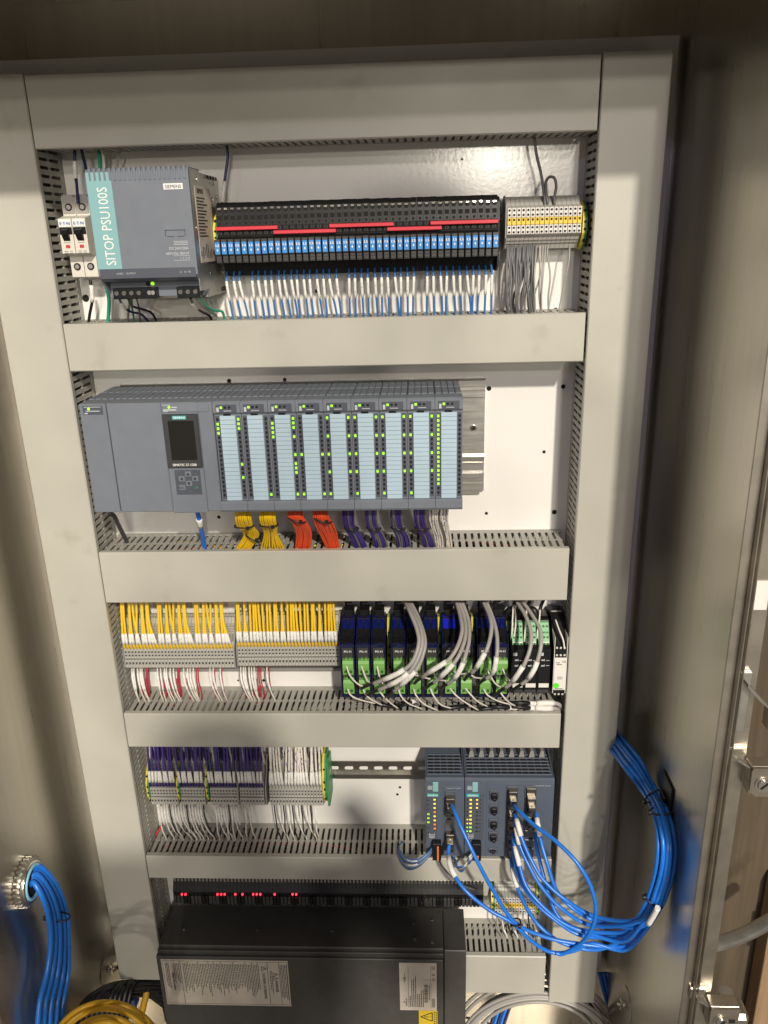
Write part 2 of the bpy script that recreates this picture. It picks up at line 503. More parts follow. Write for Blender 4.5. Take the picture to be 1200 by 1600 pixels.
# door clamps on the outside of the cabinet edge
def door_clamp(u, v, label, hook=False):
    p = U(u, v, YF-2)
    t = thing('door_clamp', label, 'clamp', p, 'clamps along the cabinet edge')
    if hook:
        b = MB().box(-8, 4, -7, 0, -38, 38, .6)
        part(b, 'base_plate', M['zinc'], t)
        part(MB().prism([(-4, 30), (12, 12), (26, -2), (26, -28), (24, -28), (24, -3), (11, 9), (-4, 26)], 'y', -18, -2), 'hook', M['zinc'], t)
        return t
    part(MB().box(-12, 8, -5, 0, 12, 30, 1), 'base_plate', M['steelf'], t)
    a = MB().prism([(-6, 22), (-4, 24), (12, 12), (13, -22), (11, -22), (10, 11)], 'y', -17, -1)
    part(a, 'spring_arm', M['zinc'], t)
    part(MB().box(10, 46, -20, -2, 14, 17, .8).prism([(10, 15.5), (46, 15.5), (46, -14), (38, -22), (17, -22), (10, -15)], 'y', -22, -19.8).prism([(10, 16.8), (46, 16.8), (46, 13.5), (10, 13.5)], 'y', -23.6, -19.8), 'clamp_body', M['steelf'], t)
    s = MB().cyl((24, -22, -5), (0, -1, 0), 9.5, 1.4, 20).cyl((24, -23.4, -5), (0, -1, 0), 7.4, 2.4, 18, 6.6)
    s2 = part(s, 'screw', M['chrome'], t)
    part(MB().prism([(-4.6, -3.2), (-3.2, -4.6), (4.6, 3.2), (3.2, 4.6)], 'y', -.5, .5), 'slot', M['hole'], s2, (24, -26, -5))
    part(MB().box(33, 42, -22.6, -22, -8, -2, .3), 'slot_hole', M['hole'], t)
    return t
door_clamp(1160, 1093, 'bent steel hook bracket on the cabinet edge, above the screw clamps', True)
door_clamp(1148, 1200, 'steel screw clamp on the cabinet edge, below the bent hook bracket')
door_clamp(1088, 1566, 'steel screw clamp low on the cabinet edge, beside the conduit fitting')
p = U(1187, 930, YF-3)
solo(MB().box(-8, 9, -.8, .2, -17, 17, .2), 'tape_piece', M['twhite'], 'torn piece of white tape on the cabinet edge', 'tape', p)

# ================================================================ wire ducts
def finger_mesh():
    pts = [(-3, 11), (3, 11), (3, 37.5), (4.6, 39.5), (4.6, 42.5), (3, 44.5), (3, 72), (-3, 72), (-3, 44.5), (-4.6, 42.5), (-4.6, 39.5), (-3, 37.5)]
    h = MB().prism(pts, 'z', -1.7, 0).mesh('finger', M['ductw'])
    v = MB().prism([(y, x) for x, y in pts], 'x', -1.7, 0).mesh('finger', M['ductw'])
    return h, v
FH, FV = finger_mesh()
def duct_h(label, x0, x1, zt, zb, top=True):
    t = thing('wire_duct', label, 'wire duct', (x0, 83, zb))
    w, h, D = x1-x0, zt-zb, -83
    part(MB().prism([(D+9, h), (D+1.4, h), (D, h-1.4), (D, 1.4), (D+1.4, 0), (D+9, 0), (D+9, 1.6), (D+2.2, 1.6), (D+1.6, 2.2), (D+1.6, h-2.2), (D+2.2, h-1.6), (D+9, h-1.6)], 'x', .8, w-.8),
         'cover', M['duct'], t)
    part(MB().box(.5, w-.5, -2.2, -.2, 2, h-2), 'base', M['ductw'], t)
    zf = h-1.8 if top else 3.5
    zo = 1.9 if top else h-3.5
    part(MB().box(.5, w-.5, -81, -.2, zo, zo+1.6), 'side_wall', M['ductw'], t)
    part(MB().box(.5, w-.5, -80.8, -72, zf-1.7, zf, .3).box(.5, w-.5, -11, -.2, zf-1.7, zf, .3), 'finger_rail', M['ductw'], t)
    n = int((w-10)/10)
    for i in range(n+1):
        link('finger', FH, t, (7.5+i*10, -83, zf))
    return t
def duct_v(label, x0, x1, zt, zb, inner):
    t = thing('wire_duct', label, 'wire duct', (x0, 83, zb))
    w, h, D = x1-x0, zt-zb, -83
    part(MB().prism([(0, D+9), (0, D+1.4), (1.4, D), (w-1.4, D), (w, D+1.4), (w, D+9), (w-1.6, D+9), (w-1.6, D+2.2), (w-2.2, D+1.6), (2.2, D+1.6), (1.6, D+2.2), (1.6, D+9)], 'z', 0, h),
         'cover', M['duct'], t)
    part(MB().box(2, w-2, -2.2, -.2, 0, h), 'base', M['ductw'], t)
    xi = w-1.8 if inner > 0 else 3.5
    xo = 1.9 if inner > 0 else w-3.5
    part(MB().box(xo, xo+1.6, -81, -.2, 0, h), 'side_wall', M['ductw'], t)
    part(MB().box(xi-1.7, xi, -80.8, -72, 0, h, .3).box(xi-1.7, xi, -11, -.2, 0, h, .3), 'finger_rail', M['ductw'], t)
    for i in range(int(h/10)):
        link('finger', FV, t, (xi, -83, h-6-i*10))
    return t
duct_v('tall grey wire duct along the left edge of the panel', -80.5, 0, 0, -1440, 1)
duct_v('tall grey wire duct along the right edge of the panel, behind the blue cables', 683.5, 763.5, 0, -1477, -1)
duct_h('grey wire duct across the top of the panel, above the power supply', 1.2, 682, -.5, -82, False)
duct_h('narrow grey wire duct between the relay row and the controller rack', 1.2, 681, -291.8, -353.8)
duct_h('deep grey wire duct below the controller rack, coloured wire bundles dropping into it', 1.2, 677, -615, -695.5)
duct_h('grey wire duct below the yellow-wired terminals and black isolators', 1.2, 678, -886, -947.5)
duct_h('grey wire duct in shade below the purple-wired terminals', 1.2, 676, -1163, -1210)
duct_h('short grey wire duct beside the black power unit', 440, 675.5, -1373, -1459)

# ================================================================ mounting rails
def din_rail(x0, x1, z, label):
    t = thing('mounting_rail', label, 'mounting rail', (x0, 83, z))
    w = x1-x0
    b = MB().prism([(0, -9), (-1, -10), (-6.5, -10), (-6.5, -17.5), (-7.5, -17.5), (-7.5, -9), (-1, -9), (-1, 9), (-7.5, 9), (-7.5, 17.5), (-6.5, 17.5), (-6.5, 10), (-1, 10), (0, 9)], 'x', 0, w)
    part(b, 'rail_profile', M['rail'], t)
    h = MB()
    for i in range(int(w/25)):
        a = [(8+i*25 + 4.5*s + 3*math.sin(k*math.pi/6)*s, 3*math.cos(k*math.pi/6)) for s in (1, -1) for k in (range(7) if s > 0 else range(6, -1, -1))]
        h.prism(a, 'y', -1.6, -.9)
    part(h, 'rail_slots', M['panel'], t)
    return t
din_rail(8, 684-6, -187, 'zinc mounting rail carrying the relay row and the power supply')
din_rail(4, 676, -792, 'zinc mounting rail carrying the isolators and yellow-wired terminals')
din_rail(8, 672, -1047, 'slotted zinc mounting rail carrying the purple-wired terminals and network switches')
din_rail(20, 672, -1283, 'zinc mounting rail in the dark gap above the black power unit')

t = thing('mounting_rail', 'wide bright aluminium rail with flutes carrying the controller rack', 'mounting rail', (38, 83, -552))
b = MB()
pr = [(0, 0), (0, 166), (-7, 166), (-9, 163), (-9, 156), (-5, 154), (-5, 150), (-8, 148), (-8, 140), (-4, 138), (-4, 60), (-8, 57), (-9, 52), (-6, 44), (-4, 42), (-4, 30), (-9, 27), (-9, 20), (-5, 18), (-5, 12), (-8, 10), (-8, 0)]
b.prism(pr, 'x', 0, 523)
part(b, 'rail_profile', M['alu'], t)
s = part(MB().cyl((507, -4, 94), (0, -1, 0), 5, 3, 16, 3.6), 'screw', M['chrome'], t)
part(MB().box(504, 510, -7.3, -6.9, 93.4, 94.6).box(506.4, 507.6, -7.3, -6.9, 91, 97), 'cross_slot', M['hole'], s)
part(MB().box(0, 517, -6, 0, -6, 0), 'lower_edge', M['zinc'], t)

# ================================================================ first row: breakers, power supply, relays, terminals
X_ = (1, 0, 0); Z_ = (0, 0, 1)
def breaker(x, label):
    t = thing('circuit_breaker', label, 'circuit breaker', (x, 76, -236), 'circuit breakers beside the power supply')
    w = 17.4
    pf = [(0, 4), (0, 96), (-40, 102), (-46, 100), (-46, 78), (-66, 74), (-66, 32), (-46, 28), (-46, 2), (-40, 0)]
    part(MB().prism(pf, 'x', .2, w-.2), 'body', M['breaker'], t)
    g = MB().box(1, w-1, -47, -40, 80, 103, .6)
    part(g, 'upper_cover', M['breakerg'], t)
    for z in (88, 15):
        s = part(MB().cyl((w/2, -46, z), (0, -1, 0), 4.6, 1.4, 14), 'terminal_hole', M['hole'], t)
        part(MB().cyl((w/2, -47.4, z), (0, -1, 0), 3, .5, 10), 'screw', M['zinc'], s)
    lb = part(MB().box(.8, w-.8, -66.9, -66, 64, 73, .2), 'name_plate', M['white'], t)
    part(MB().text('E·T·N', (w/2, -67.2, 66.3), X_, Z_, 5.6, .5, .25), 'lettering', M['inkb'], lb)
    tg = part(MB().box(.6, w-.6, -67.2, -60, 55, 63.5, .5), 'switch_window', M['dark'], t)
    part(MB().prism([(-66, 63), (-73, 60), (-72, 55), (-66, 47)], 'x', 4.5, w-4.5), 'toggle', M['dark'], t)
    part(MB().box(6, 11.4, -66.8, -66, 38.6, 42.4), 'red_mark', M['redl'], t)
    pr = MB()
    for k in range(4): pr.box(3, 8, -66.5, -66, 34.3 - k*.0 - (k//2)*2.2, 35.1 - (k//2)*2.2) if k % 2 == 0 else pr.box(10, 14, -66.5, -66, 34.3 - (k//2)*2.2, 35.1 - (k//2)*2.2)
    pr.box(4, 13, -66.5, -66, 45, 45.7)
    part(pr, 'print', M['tgreyd'], t)
    return t
breaker(11.5, 'white circuit breaker nearest the left wire duct')
breaker(29.5, 'white circuit breaker half hidden by the power supply')

# power supply
t = thing('power_supply', 'large grey power supply with a teal strip down its front', 'power supply', (86, 76, -262))
W = 120
part(MB().box(1.5, W-1.5, -100, 0, 2, 147, .6), 'metal_case', M['zinc'], t)
ft = MB().prism([(-96, 10), (-121, 10), (-126, 14), (-146, 32), (-146, 146), (-142, 150), (-96, 150)], 'x', 0, 2.4)
ft.prism([(-96, 10), (-121, 10), (-126, 14), (-146, 32), (-146, 146), (-142, 150), (-96, 150)], 'x', W-2.4, W)
ft.prism([(-96, 34), (-140, 34), (-146, 40), (-146, 146), (-142, 150), (-96, 150)], 'x', 2.4, W-2.4)
fr = part(ft, 'front_shell', M['sg'], t)
rb = MB()
for i in range(20): rb.box(4+i*5.8, 7.2+i*5.8, -146.8, -130, 137, 150.8, .5)
part(rb, 'vent_ridge', M['sg'], t)
tl = part(MB().box(.8, 30, -146.7, -146, 40, 146.5), 'teal_strip', M['teal'], t)
part(MB().text('SITOP PSU100S', (23.5, -147, 44), Z_, (-1, 0, 0), 17.0, 0, .0, .78), 'lettering', M['white'], tl)
np_ = part(MB().box(90, 112.5, -146.7, -146, 126, 132.5), 'name_plate', M['white'], t)
part(MB().text('SIEMENS', (101.2, -147, 127.2), X_, Z_, 5.4, .5, .1, .95), 'lettering', M['sgd'], np_)
part(MB().box(86, 110, -146.5, -146, 81.5, 82.4).box(86, 87, -146.5, -146, 75, 82).box(88, 96, -146.5, -146, 74.5, 75.3).box(100, 108, -146.5, -146, 74.5, 75.3).box(109.2, 110, -146.5, -146, 75, 82),
     'latch_outline', M['sgd'], t)
tx = MB().text('DC24V/20A', (112, -146.4, 60), X_, Z_, 4.6, 1, .08).text('6EP1336-2BA10', (112, -146.4, 54.4), X_, Z_, 4.2, 1, .08).text('1 2 3 4', (112, -146.4, 49), X_, Z_, 4, 1)
tx.box(95, 112, -146.4, -146, 65.5, 66.1).box(95, 112, -146.4, -146, 69, 69.6).box(95, 112, -146.4, -146, 67.2, 67.8).box(93, 113, -146.4, -146, 47.8, 48.2).box(93, 113, -146.4, -146, 53, 53.4)
part(tx, 'print', M['whiteg'], t)
part(MB().prism([(-140, 34), (-146, 40), (-146.6, 39.6), (-146.6, 29), (-140, 25), (-136, 25), (-136, 34)], 'x', 2.4, W-2.4), 'lower_lip', M['sgd'], t)
tx = MB().text('24VDC   OUTPUT', (22, -147, 33.5), X_, Z_, 3, 0).text('L1   N   PE', (112, -147, 33.8), X_, Z_, 3, 1)
part(tx, 'print', M['whiteg'], t)
part(MB().box(2.4, W-2.4, -119, -98, 6, 34), 'terminal_recess', M['sg'], t)
for (x0, x1, n) in ((9, 62, 6), (88, 116, 3)):
    b = part(MB().box(x0, x1, -132, -117, 4, 17, .6), 'terminal_block', M['dark'], t)
    for k in range(n):
        big = not (n == 6 and k >= 4)
        x = x0 + 4.5 + k*9.2 + (4 if n == 6 and k >= 4 else 0) - (0 if n == 6 else 0)
        if x > x1-2: x = x1-3.4
        part(MB().cyl((x, -132, 11), (0, -1, 0), 3.2 if big else 2.3, .8, 12, 2.6), 'screw', M['chrome'] if big else M['zinc'], b)
part(MB().cyl((50, -119, 21), (0, -1, 0), 2.6, 2.4, 10), 'adjuster', M['dark'], t)
part(MB().cyl((55.5, -119, 21), (0, -1, 0), 2.2, 1.6, 10), 'led', M['g_led'], t)
# sticker and screws on its right-hand metal side
sd = part(MB().box(W+.15, W+.5, -126, -52, 44, 131), 'data_sticker', M['paper'], t)
sx = W+.75
pr = MB()
yv = (0, 1, 0)
pr.text('SIEMENS', (sx, -118, 123), yv, Z_, 8, 0, .1)
for k in range(13): pr.box(sx-.1, sx, -122, -122+R_(28, 58), 117-k*3.6, 118.4-k*3.6)
for k in range(8): pr.box(sx-.1, sx, -122+k*8, -119+k*8, 48+R_(0, 4), 48+R_(8, 18))
part(pr, 'print', M['ink'], sd)
part(MB().box(W-1.4, W+.2, -140, -96, 12, 149, .4), 'side_plate', M['zinc'], t)
for (y, z) in ((-20, 122), (-42, 118), (-112, 138), (-88, 30), (-20, 30), (-134, 84), (-30, 138)):
    part(MB().cyl((W, y, z), (1, 0, 0), 2.6, 1.6, 10), 'screw', M['chrome'], t)
sl = MB()
for k in range(3): sl.box(W-1.5, W-1.2, -30+k*9, -24+k*9, 4, 10)
for k in range(4): sl.box(W, W+.4, -60+k*14, -52+k*14, 142, 146)
part(sl, 'vent_slots', M['hole'], t)

# relays: 42 slim relays on black sockets
NR, PR, XR0 = 42, 8.46, 213.0
def make_relay():
    t = thing('slim_relay', 'x', 'relay', (XR0, 76, -238))
    w = PR-.25
    body = [(0, 6), (0, 88), (-48, 90), (-56, 84), (-60, 62), (-60, 49), (-66, 46), (-66, 30), (-58, 22), (-40, 18), (-36, 0), (-10, 0)]
    part(MB().prism(body, 'x', 0, w), 'socket', M['black2'], t)
    # terminal screw, test holes on the sloping top
    d = Vector((0, -8, -6)).normalized(); nrm = Vector((0, -6, 8)).normalized()
    part(MB().cyl((w/2, -55.4, 80.5), (0, -1, .18), 3.3, 1.5, 12).box(w/2-2.6, w/2+2.6, -59.1, -56, 69, 74).cyl((w/2, -58, 64.5), (0, -1, .18), 1.8, 1.9, 8), 'wire_entry', M['hole'], t)
    part(MB().box(w/2-2.1, w/2+2.1, -57.6, -55, 81.2, 83.4), 'clamp_screw', M['chrome'], t)
    part(MB().box(.3, w-.3, -61.0, -58, 50.5, 60.8), 'jumper_slot', M['hole'], t)
    part(MB().box(1.6, w-2.2, -61.8, -60.6, 57, 60).box(1.6, w-2.2, -61.8, -60.6, 51.4, 54.4), 'jumper_socket', M['gblk'], t)
    part(MB().box(2.4, w-3.0, -62, -61.7, 57.6, 59.6).box(2.4, w-3.0, -62, -61.7, 52, 54), 'wire_entry', M['hole'], t)
    r = part(MB().box(.5, w-.5, -83, -62, 27, 46, .5), 'relay_body', M['gblk'], t)
    part(MB().box(1.0, w-1.0, -84.2, -82.9, 28, 42.6, .4), 'blue_label', M['blue'], r)
    part(MB().text('1.5', (w/2, -84.5, 37.2), X_, Z_, 4.2, .5, .25).text('4', (w/2, -84.5, 31.8), X_, Z_, 4.2, .5, .25), 'lettering', M['white'], r)
    part(MB().box(.7, w-.7, -80, -62, 17.5, 27, .5).box(1.5, w-1.5, -81, -79.8, 19, 21).box(1.5, w-1.5, -81, -79.8, 23, 25.4), 'retaining_clip', M['gblk'], t)
    return t
r0 = make_relay()
for i in range(NR):
    lab = f'slim black relay with a blue label, {nth(i)} from the power supply' if i < 21 else f'slim black relay with a blue label, {nth(NR-1-i)} from the grey and yellow terminals'
    if i == 0: r = r0; r['label'] = lab; r['group'] = 'slim relays in the top row'
    else: r = dup(r0, (XR0 + i*PR, 76, -238 + R_(-.3, .3)), lab, 'slim relays in the top row')
solo(MB().prism([(0, 0), (0, 88), (-48, 90), (-56, 84), (-60, 62), (-60, 52), (-60, 8), (-36, 0)], 'x', 0, 2.2), 'end_plate', M['black2'],
     'thin black end plate closing the relay row at its right end', 'end plate', (XR0+NR*PR, 76, -240))
for k in range(5):
    up = k % 2 == 0
    i0 = k*9 - (0 if k == 0 else .6); i1 = min(i0 + 9.6, NR)
    i0, i1 = [(0, 9.3), (8.6, 18), (17, 26.6), (25.6, 33.7), (32, 42)][k]
    lab = ['red jumper bar at the power supply end of the relay row', 'low red jumper bar second from the power supply on the relay row', 'high red jumper bar in the middle of the relay row',
           'low red jumper bar second from the grey terminals on the relay row', 'red jumper bar at the grey terminal end of the relay row'][k]
    solo(MB().box(0, (i1-i0)*PR, -3.5, 3, 0, 4.4, .6), 'jumper_bar', M['red'], lab, 'jumper bar', (XR0+i0*PR, 16-2.6, -238+(56.4 if up else 50.6)), 'red jumper bars on the relay row')

def earth_terminal(x, z, h, label, w=5.6, dep=52, group=None, flip=False):
    t = thing('earth_terminal', label, 'terminal block', (x, 76, z), group)
    pf = [(0, 4), (0, h-4), (-dep*.55, h), (-dep*.8, h*.9), (-dep, h*.66), (-dep, h*.34), (-dep*.8, h*.1), (-dep*.55, 0)]
    part(MB().prism(pf, 'x', 0, w*.5), 'yellow_half', M['gy'], t)
    part(MB().prism(pf, 'x', w*.5, w), 'green_half', M['gg'], t)
    part(MB().cyl((w/2, -dep*.9, h*.80), (0, -.75, .5), 1.6, 2.4, 8).cyl((w/2, -dep*.9, h*.2), (0, -.75, -.5), 1.6, 2.4, 8).box(w/2-1.4, w/2+1.4, -dep-.3, -dep+1, h*.55, h*.6).box(w/2-1.4, w/2+1.4, -dep-.3, -dep+1, h*.40, h*.45),
         'wire_entry', M['hole'], t)
    return t
earth_terminal(207.3, -212, 52, 'green and yellow earth terminal wedged between the power supply and the relay row', 5.4, 58)

# grey three-level terminals at the right end
def make_terminal3():
    t = thing('terminal_block', 'x', 'terminal block', (581, 76, -214))
    w = 5.78
    pf = [(0, 2), (0, 60), (-20, 64), (-24, 62), (-26, 60), (-28, 60), (-30, 57), (-32, 57), (-35, 53), (-47, 50), (-47, 18), (-40, 14), (-38, 11), (-36, 11), (-33, 7), (-30, 6), (-26, 0), (-10, 0)]
    part(MB().prism(pf, 'x', 0, w-.25), 'body', M['tgrey'], t)
    part(MB().box(.35, w-.6, -48.2, -46, 38.5, 49.5, .4).box(.35, w-.6, -48.2, -46, 18.5, 29.2, .4), 'clamp_face', M['twhite'], t)
    part(MB().box(.2, w-.4, -49, -46, 29.6, 38, .4), 'yellow_marker', M['tyel'], t)
    h = MB()
    for z in (47, 41.4, 26.4, 21): h.cyl((w/2-.1, -48, z), (0, -1, 0), 1.5, .6, 8)
    for z in (35.8,): h.box(w/2-1.3, w/2+1.1, -49.4, -48.8, z-1.4, z+1.2)
    part(h, 'wire_entry', M['hole'], t)
    return t
t3 = make_terminal3()
for i in range(16):
    lab = f'grey terminal with a yellow marker band, {nth(i)} from the relay row'
    if i == 0: t3['label'] = lab; t3['group'] = 'grey and yellow terminals in the top row'
    else: dup(t3, (581+i*5.85, 76, -214), lab, 'grey and yellow terminals in the top row')
earth_terminal(675.5, -216, 58, 'green and yellow earth terminal against the right wire duct', 6, 50)
solo(MB().prism([(0, 0), (0, 62), (-20, 66), (-46, 54), (-46, 14), (-26, 0)], 'x', 0, 1.6), 'end_plate', M['tgreyd'], 'grey end plate on the open side of the grey and yellow terminals', 'end plate', (579, 76, -214))

# ---- wiring of the first row
for i in range(NR):
    if i in (3, 18, 30): continue
    x = XR0 + (i+.5)*PR + R_(-.8, .8)
    if i == 41: x -= 2
    d = R_(-2, 5) + (4 if i % 7 == 2 else 0)
    y0 = 36
    wire('blue_wire', [(x-.3, y0, -232), (x+R_(-.4, .4), y0-8, -243), (x+d*.3, y0-6, -262), (x+d*.7, y0-2, -280), (x+d, y0+4, -305)], 1.4, M['w_blue'],
         f'thin blue wire with white marker under the relay row, ' + (f'{nth(i)} from the power supply' if i < 21 else f'{nth(NR-1-i)} from the grey wires'), 'wire', 'blue relay wires', (.19, .52))
for i in range(21):
    x = 583 + i*2.6 + R_(-1, 1)
    xe = 580 + i*2.75 + R_(-5, 5)
    m = M['w_gry'] if i < 15 else M['w_lgry']
    wire('grey_wire', [(x, 44, -210), (x-1, 38, -222), (x+R_(-4, 2), 32+R_(-6, 8), -248), (xe-R_(0, 5), 34+R_(-6, 6), -275), (xe+R_(0, 4), 42, -305)], 1.55 if i < 15 else 1.1, m,
         f'grey wire below the grey and yellow terminals, {nth(i)} of its bundle from the relay row', 'wire', 'grey terminal wires')
wire('grey_wire', [(664, 46, -212), (663, 40, -230), (658, 42, -262), (652, 46, -305)], 1.0, M['w_lgry'], 'single thin grey wire dropping beside the right wire duct', 'wire')
wire('black_wire', [U(835, 214, 40), U(838, 240, 42), U(846, 275, 44), U(851, 312, 40), U(852, 325, 38)], 1.8, M['w_gry'], 'dark wire running from the top duct down to the grey terminals', 'wire')
wire('black_wire', [U(856, 318, 38), U(853, 300, 40), U(853, 285, 42), U(858, 277, 40), U(866, 278, 38), U(869, 290, 38), U(867, 305, 38), U(866, 320, 38)], 1.8, M['w_gry'], 'dark looped wire end standing above the grey terminals', 'wire')
wire('navy_wire', [U(354, 222, 45), U(356, 245, 45), U(352, 275, 42), U(348, 310, 38), U(347, 330, 30)], 2.0, M['w_navy'], 'navy wire with a white marker running from the top duct to the first relay', 'wire', None, (.55, .86))
wire('navy_wire', [U(117, 232, 40), U(117, 262, 38), U(120, 290, 30), U(122, 318, 24)], 2.0, M['w_navy'], 'navy wire with a long marker entering the breaker nearest the left duct', 'wire', None, (.22, .55))
wire('navy_wire', [U(127, 232, 40), U(131, 250, 38), U(136, 270, 30), U(142, 310, 24)], 2.0, M['w_navy'], 'navy wire going behind the power supply to the second breaker', 'wire')
wire('green_wire', [U(154, 232, 50), U(156, 250, 50), U(158, 300, 60)], 2.6, M['w_grn'], 'green wire dropping behind the top of the power supply', 'wire')
wire('white_wire', [U(158, 232, 48), U(162, 250, 48), U(166, 300, 60)], 1.9, M['w_wht'], 'white wire beside the green one above the power supply', 'wire')
wire('grey_wire', [U(190, 232, 50), U(184, 250, 50), U(180, 300, 60)], 1.6, M['w_lgry'], 'pale grey wire slanting down behind the top of the power supply', 'wire')
wire('black_wire', [U(141, 437, 28), U(143, 452, 28), U(144, 470, 30), U(140, 492, 40), U(138, 510, 45)], 2.2, M['w_blk'], 'black wire with a white marker below the half hidden breaker', 'wire', None, (.1, .42))
wire('green_wire', [U(164, 440, 50), U(170, 465, 40), U(170, 485, 40), U(168, 510, 45)], 2.7, M['w_grn'], 'thick green wire dropping behind the left end of the power supply', 'wire')
wire('grey_wire', [U(176, 465, 40), U(176, 485, 42), U(174, 510, 45)], 1.4, M['w_lgry'], 'pale grey wire beside the thick green wire under the power supply', 'wire')
wire('blue_wire', [U(186, 466, -40), U(192, 478, -20), U(204, 487, 10), U(222, 492, 30), U(238, 510, 45)], 1.5, M['w_navy'], 'dark blue wire with a white marker leaving the power supply terminals', 'wire', None, (.12, .36))
wire('black_wire', [U(200, 466, -40), U(206, 478, -20), U(222, 483, 10), U(238, 490, 30), U(248, 510, 45)], 1.6, M['w_blk'], 'black wire curving right from the power supply terminals', 'wire')
wire('green_wire', [U(206, 466, -30), U(206, 480, 0), U(208, 490, 25), U(211, 512, 45)], 1.3, M['w_grn'], 'thin green wire under the middle of the power supply', 'wire')
wire('grey_wire', [U(203, 466, -30), U(201, 484, 10), U(198, 512, 45)], 1.6, M['w_lgry'], 'pale grey wire dropping straight from the power supply terminals', 'wire')
wire('grey_wire', [U(213, 466, -30), U(217, 482, 10), U(220, 512, 45)], 1.2, M['w_gry'], 'thin grey wire dropping straight from the power supply terminals', 'wire')
wire('black_wire', [U(297, 464, -45), U(303, 478, -20), U(316, 487, 10), U(328, 494, 30), U(334, 512, 45)], 1.8, M['w_blk'], 'black wire with a white marker from the mains terminals of the power supply', 'wire', None, (.16, .40))
wire('white_wire', [U(303, 464, -45), U(314, 478, -20), U(328, 487, 10), U(338, 494, 30), U(344, 512, 45)], 1.8, M['w_lgry'], 'pale wire from the mains terminals of the power supply', 'wire')
wire('green_wire', [U(312, 463, -45), U(320, 476, -20), U(334, 485, 10), U(348, 488, 30), U(352, 512, 45)], 1.8, M['w_grn'], 'green wire from the mains terminals of the power supply', 'wire')

# ================================================================ second row: controller rack
ZP = -534
MW = 35.42
def leds(mb, xs, lit, z0=20.5, dz=5.95, n=18):
    pass
def make_module():
    t = thing('io_module', 'x', 'i/o module', (204, 75, ZP))
    w = MW-.35
    part(MB().box(.2, w, -108, -2, 8, 146.5, .5), 'body', M['sg'], t)
    v = MB()
    for i in range(4):
        for (a, b) in ((-100, -58), (-54, -14)): v.box(1.2+i*8.6, 8.6+i*8.6, a, b, 146.2, 148, .6)
    part(v, 'vent_block', M['sg'], t)
    part(MB().prism([(-108, 131), (-129, 131), (-131, 133), (-131, 145), (-128, 147.4), (-108, 147.4)], 'x', .1, w), 'header', M['sg'], t)
    p = part(MB().box(4, w-4.5, -131.8, -131, 133, 143.5, .3), 'status_plate', M['sgd'], t)
    part(MB().box(9.5, 12.5, -132.4, -131.8, 138.3, 141.3, .3), 'led', M['g_led'], p)
    part(MB().box(14.5, 17.4, -132.1, -131.8, 138.5, 141.2).box(20, 22.9, -132.1, -131.8, 138.5, 141.2), 'led_window', M['dark'], p)
    part(MB().box(14, 24, -132.1, -131.8, 135, 135.8).box(5, 8, -132.1, -131.8, 134, 140), 'print', M['whiteg'], p)
    part(MB().box(.1, w, -127.2, -108, 12, 131, .4), 'door', M['sg'], t)
    part(MB().box(1.4, 6.6, -127.6, -127, 16, 128, .2).box(w-6.6, w-1.4, -127.6, -127, 16, 128, .2), 'led_channel', M['sgd'], t)
    l = MB()
    for k in range(20): l.box(7.6, w-7.6, -130.4, -127, 14.6+k*5.72, 14.6+k*5.72+5.35, .25)
    part(l, 'label_strip', M['lab'], t)
    part(MB().box(w/2-5, w/2+4, -130, -126, 128.6, 130.6, .3), 'latch', M['dark'], t)
    d = MB()
    for k in range(18):
        for x in (2.7, w-5.2): d.box(x, x+2.5, -128.2, -127.4, 20+k*6, 23.2+k*6)
    part(d, 'led_window', M['dark'], t)
    part(MB().prism([(-100, 1), (-126, -2), (-134, 0), (-136, 3), (-136, 12), (-133, 14.5), (-108, 14.5), (-100, 10)], 'x', .1, w), 'bottom_cover', M['sg'], t)
    return t
def light_leds(t, L, Rr):
    b = MB(); w = MW-.35
    for x, lit in ((2.5, L), (w-5.4, Rr)):
        for k in lit: b.box(x+.1, x+2.8, -128.9, -127.9, 20.1+(17-k)*6, 23.3+(17-k)*6)
    part(b, 'led', M['g_led'], t)
PAT = [([1, 2, 3], [0, 1, 2, 10, 13]), ([], [17]), ([1, 2, 3, 4], [0, 1, 2, 4, 8, 10, 11, 12, 17]), ([8, 17], [8, 17]), ([0, 4, 8, 12, 17], [0, 4, 8, 12]),
       ([0, 4, 8, 12, 17], [0, 4, 8, 12]), ([0, 4, 8, 12, 17], [0, 4, 8, 12]), ([0, 4, 8, 12, 17], [0, 4, 8, 12]), (list(range(16)), [])]
m0 = make_module()
mods = []
for i in range(9):
    lab = f'grey input module with a pale blue label strip, {nth(i)} from the display unit' if i < 8 else 'grey input module at the far end with a full column of green lights'
    m = m0 if i == 0 else dup(m0, (204+i*MW, 75, ZP), lab, 'input and output modules of the controller rack')
    m['label'] = lab; m['group'] = 'input and output modules of the controller rack'
    mods.append(m)
for m, (L, Rr) in zip(mods, PAT): light_leds(m, L, Rr)

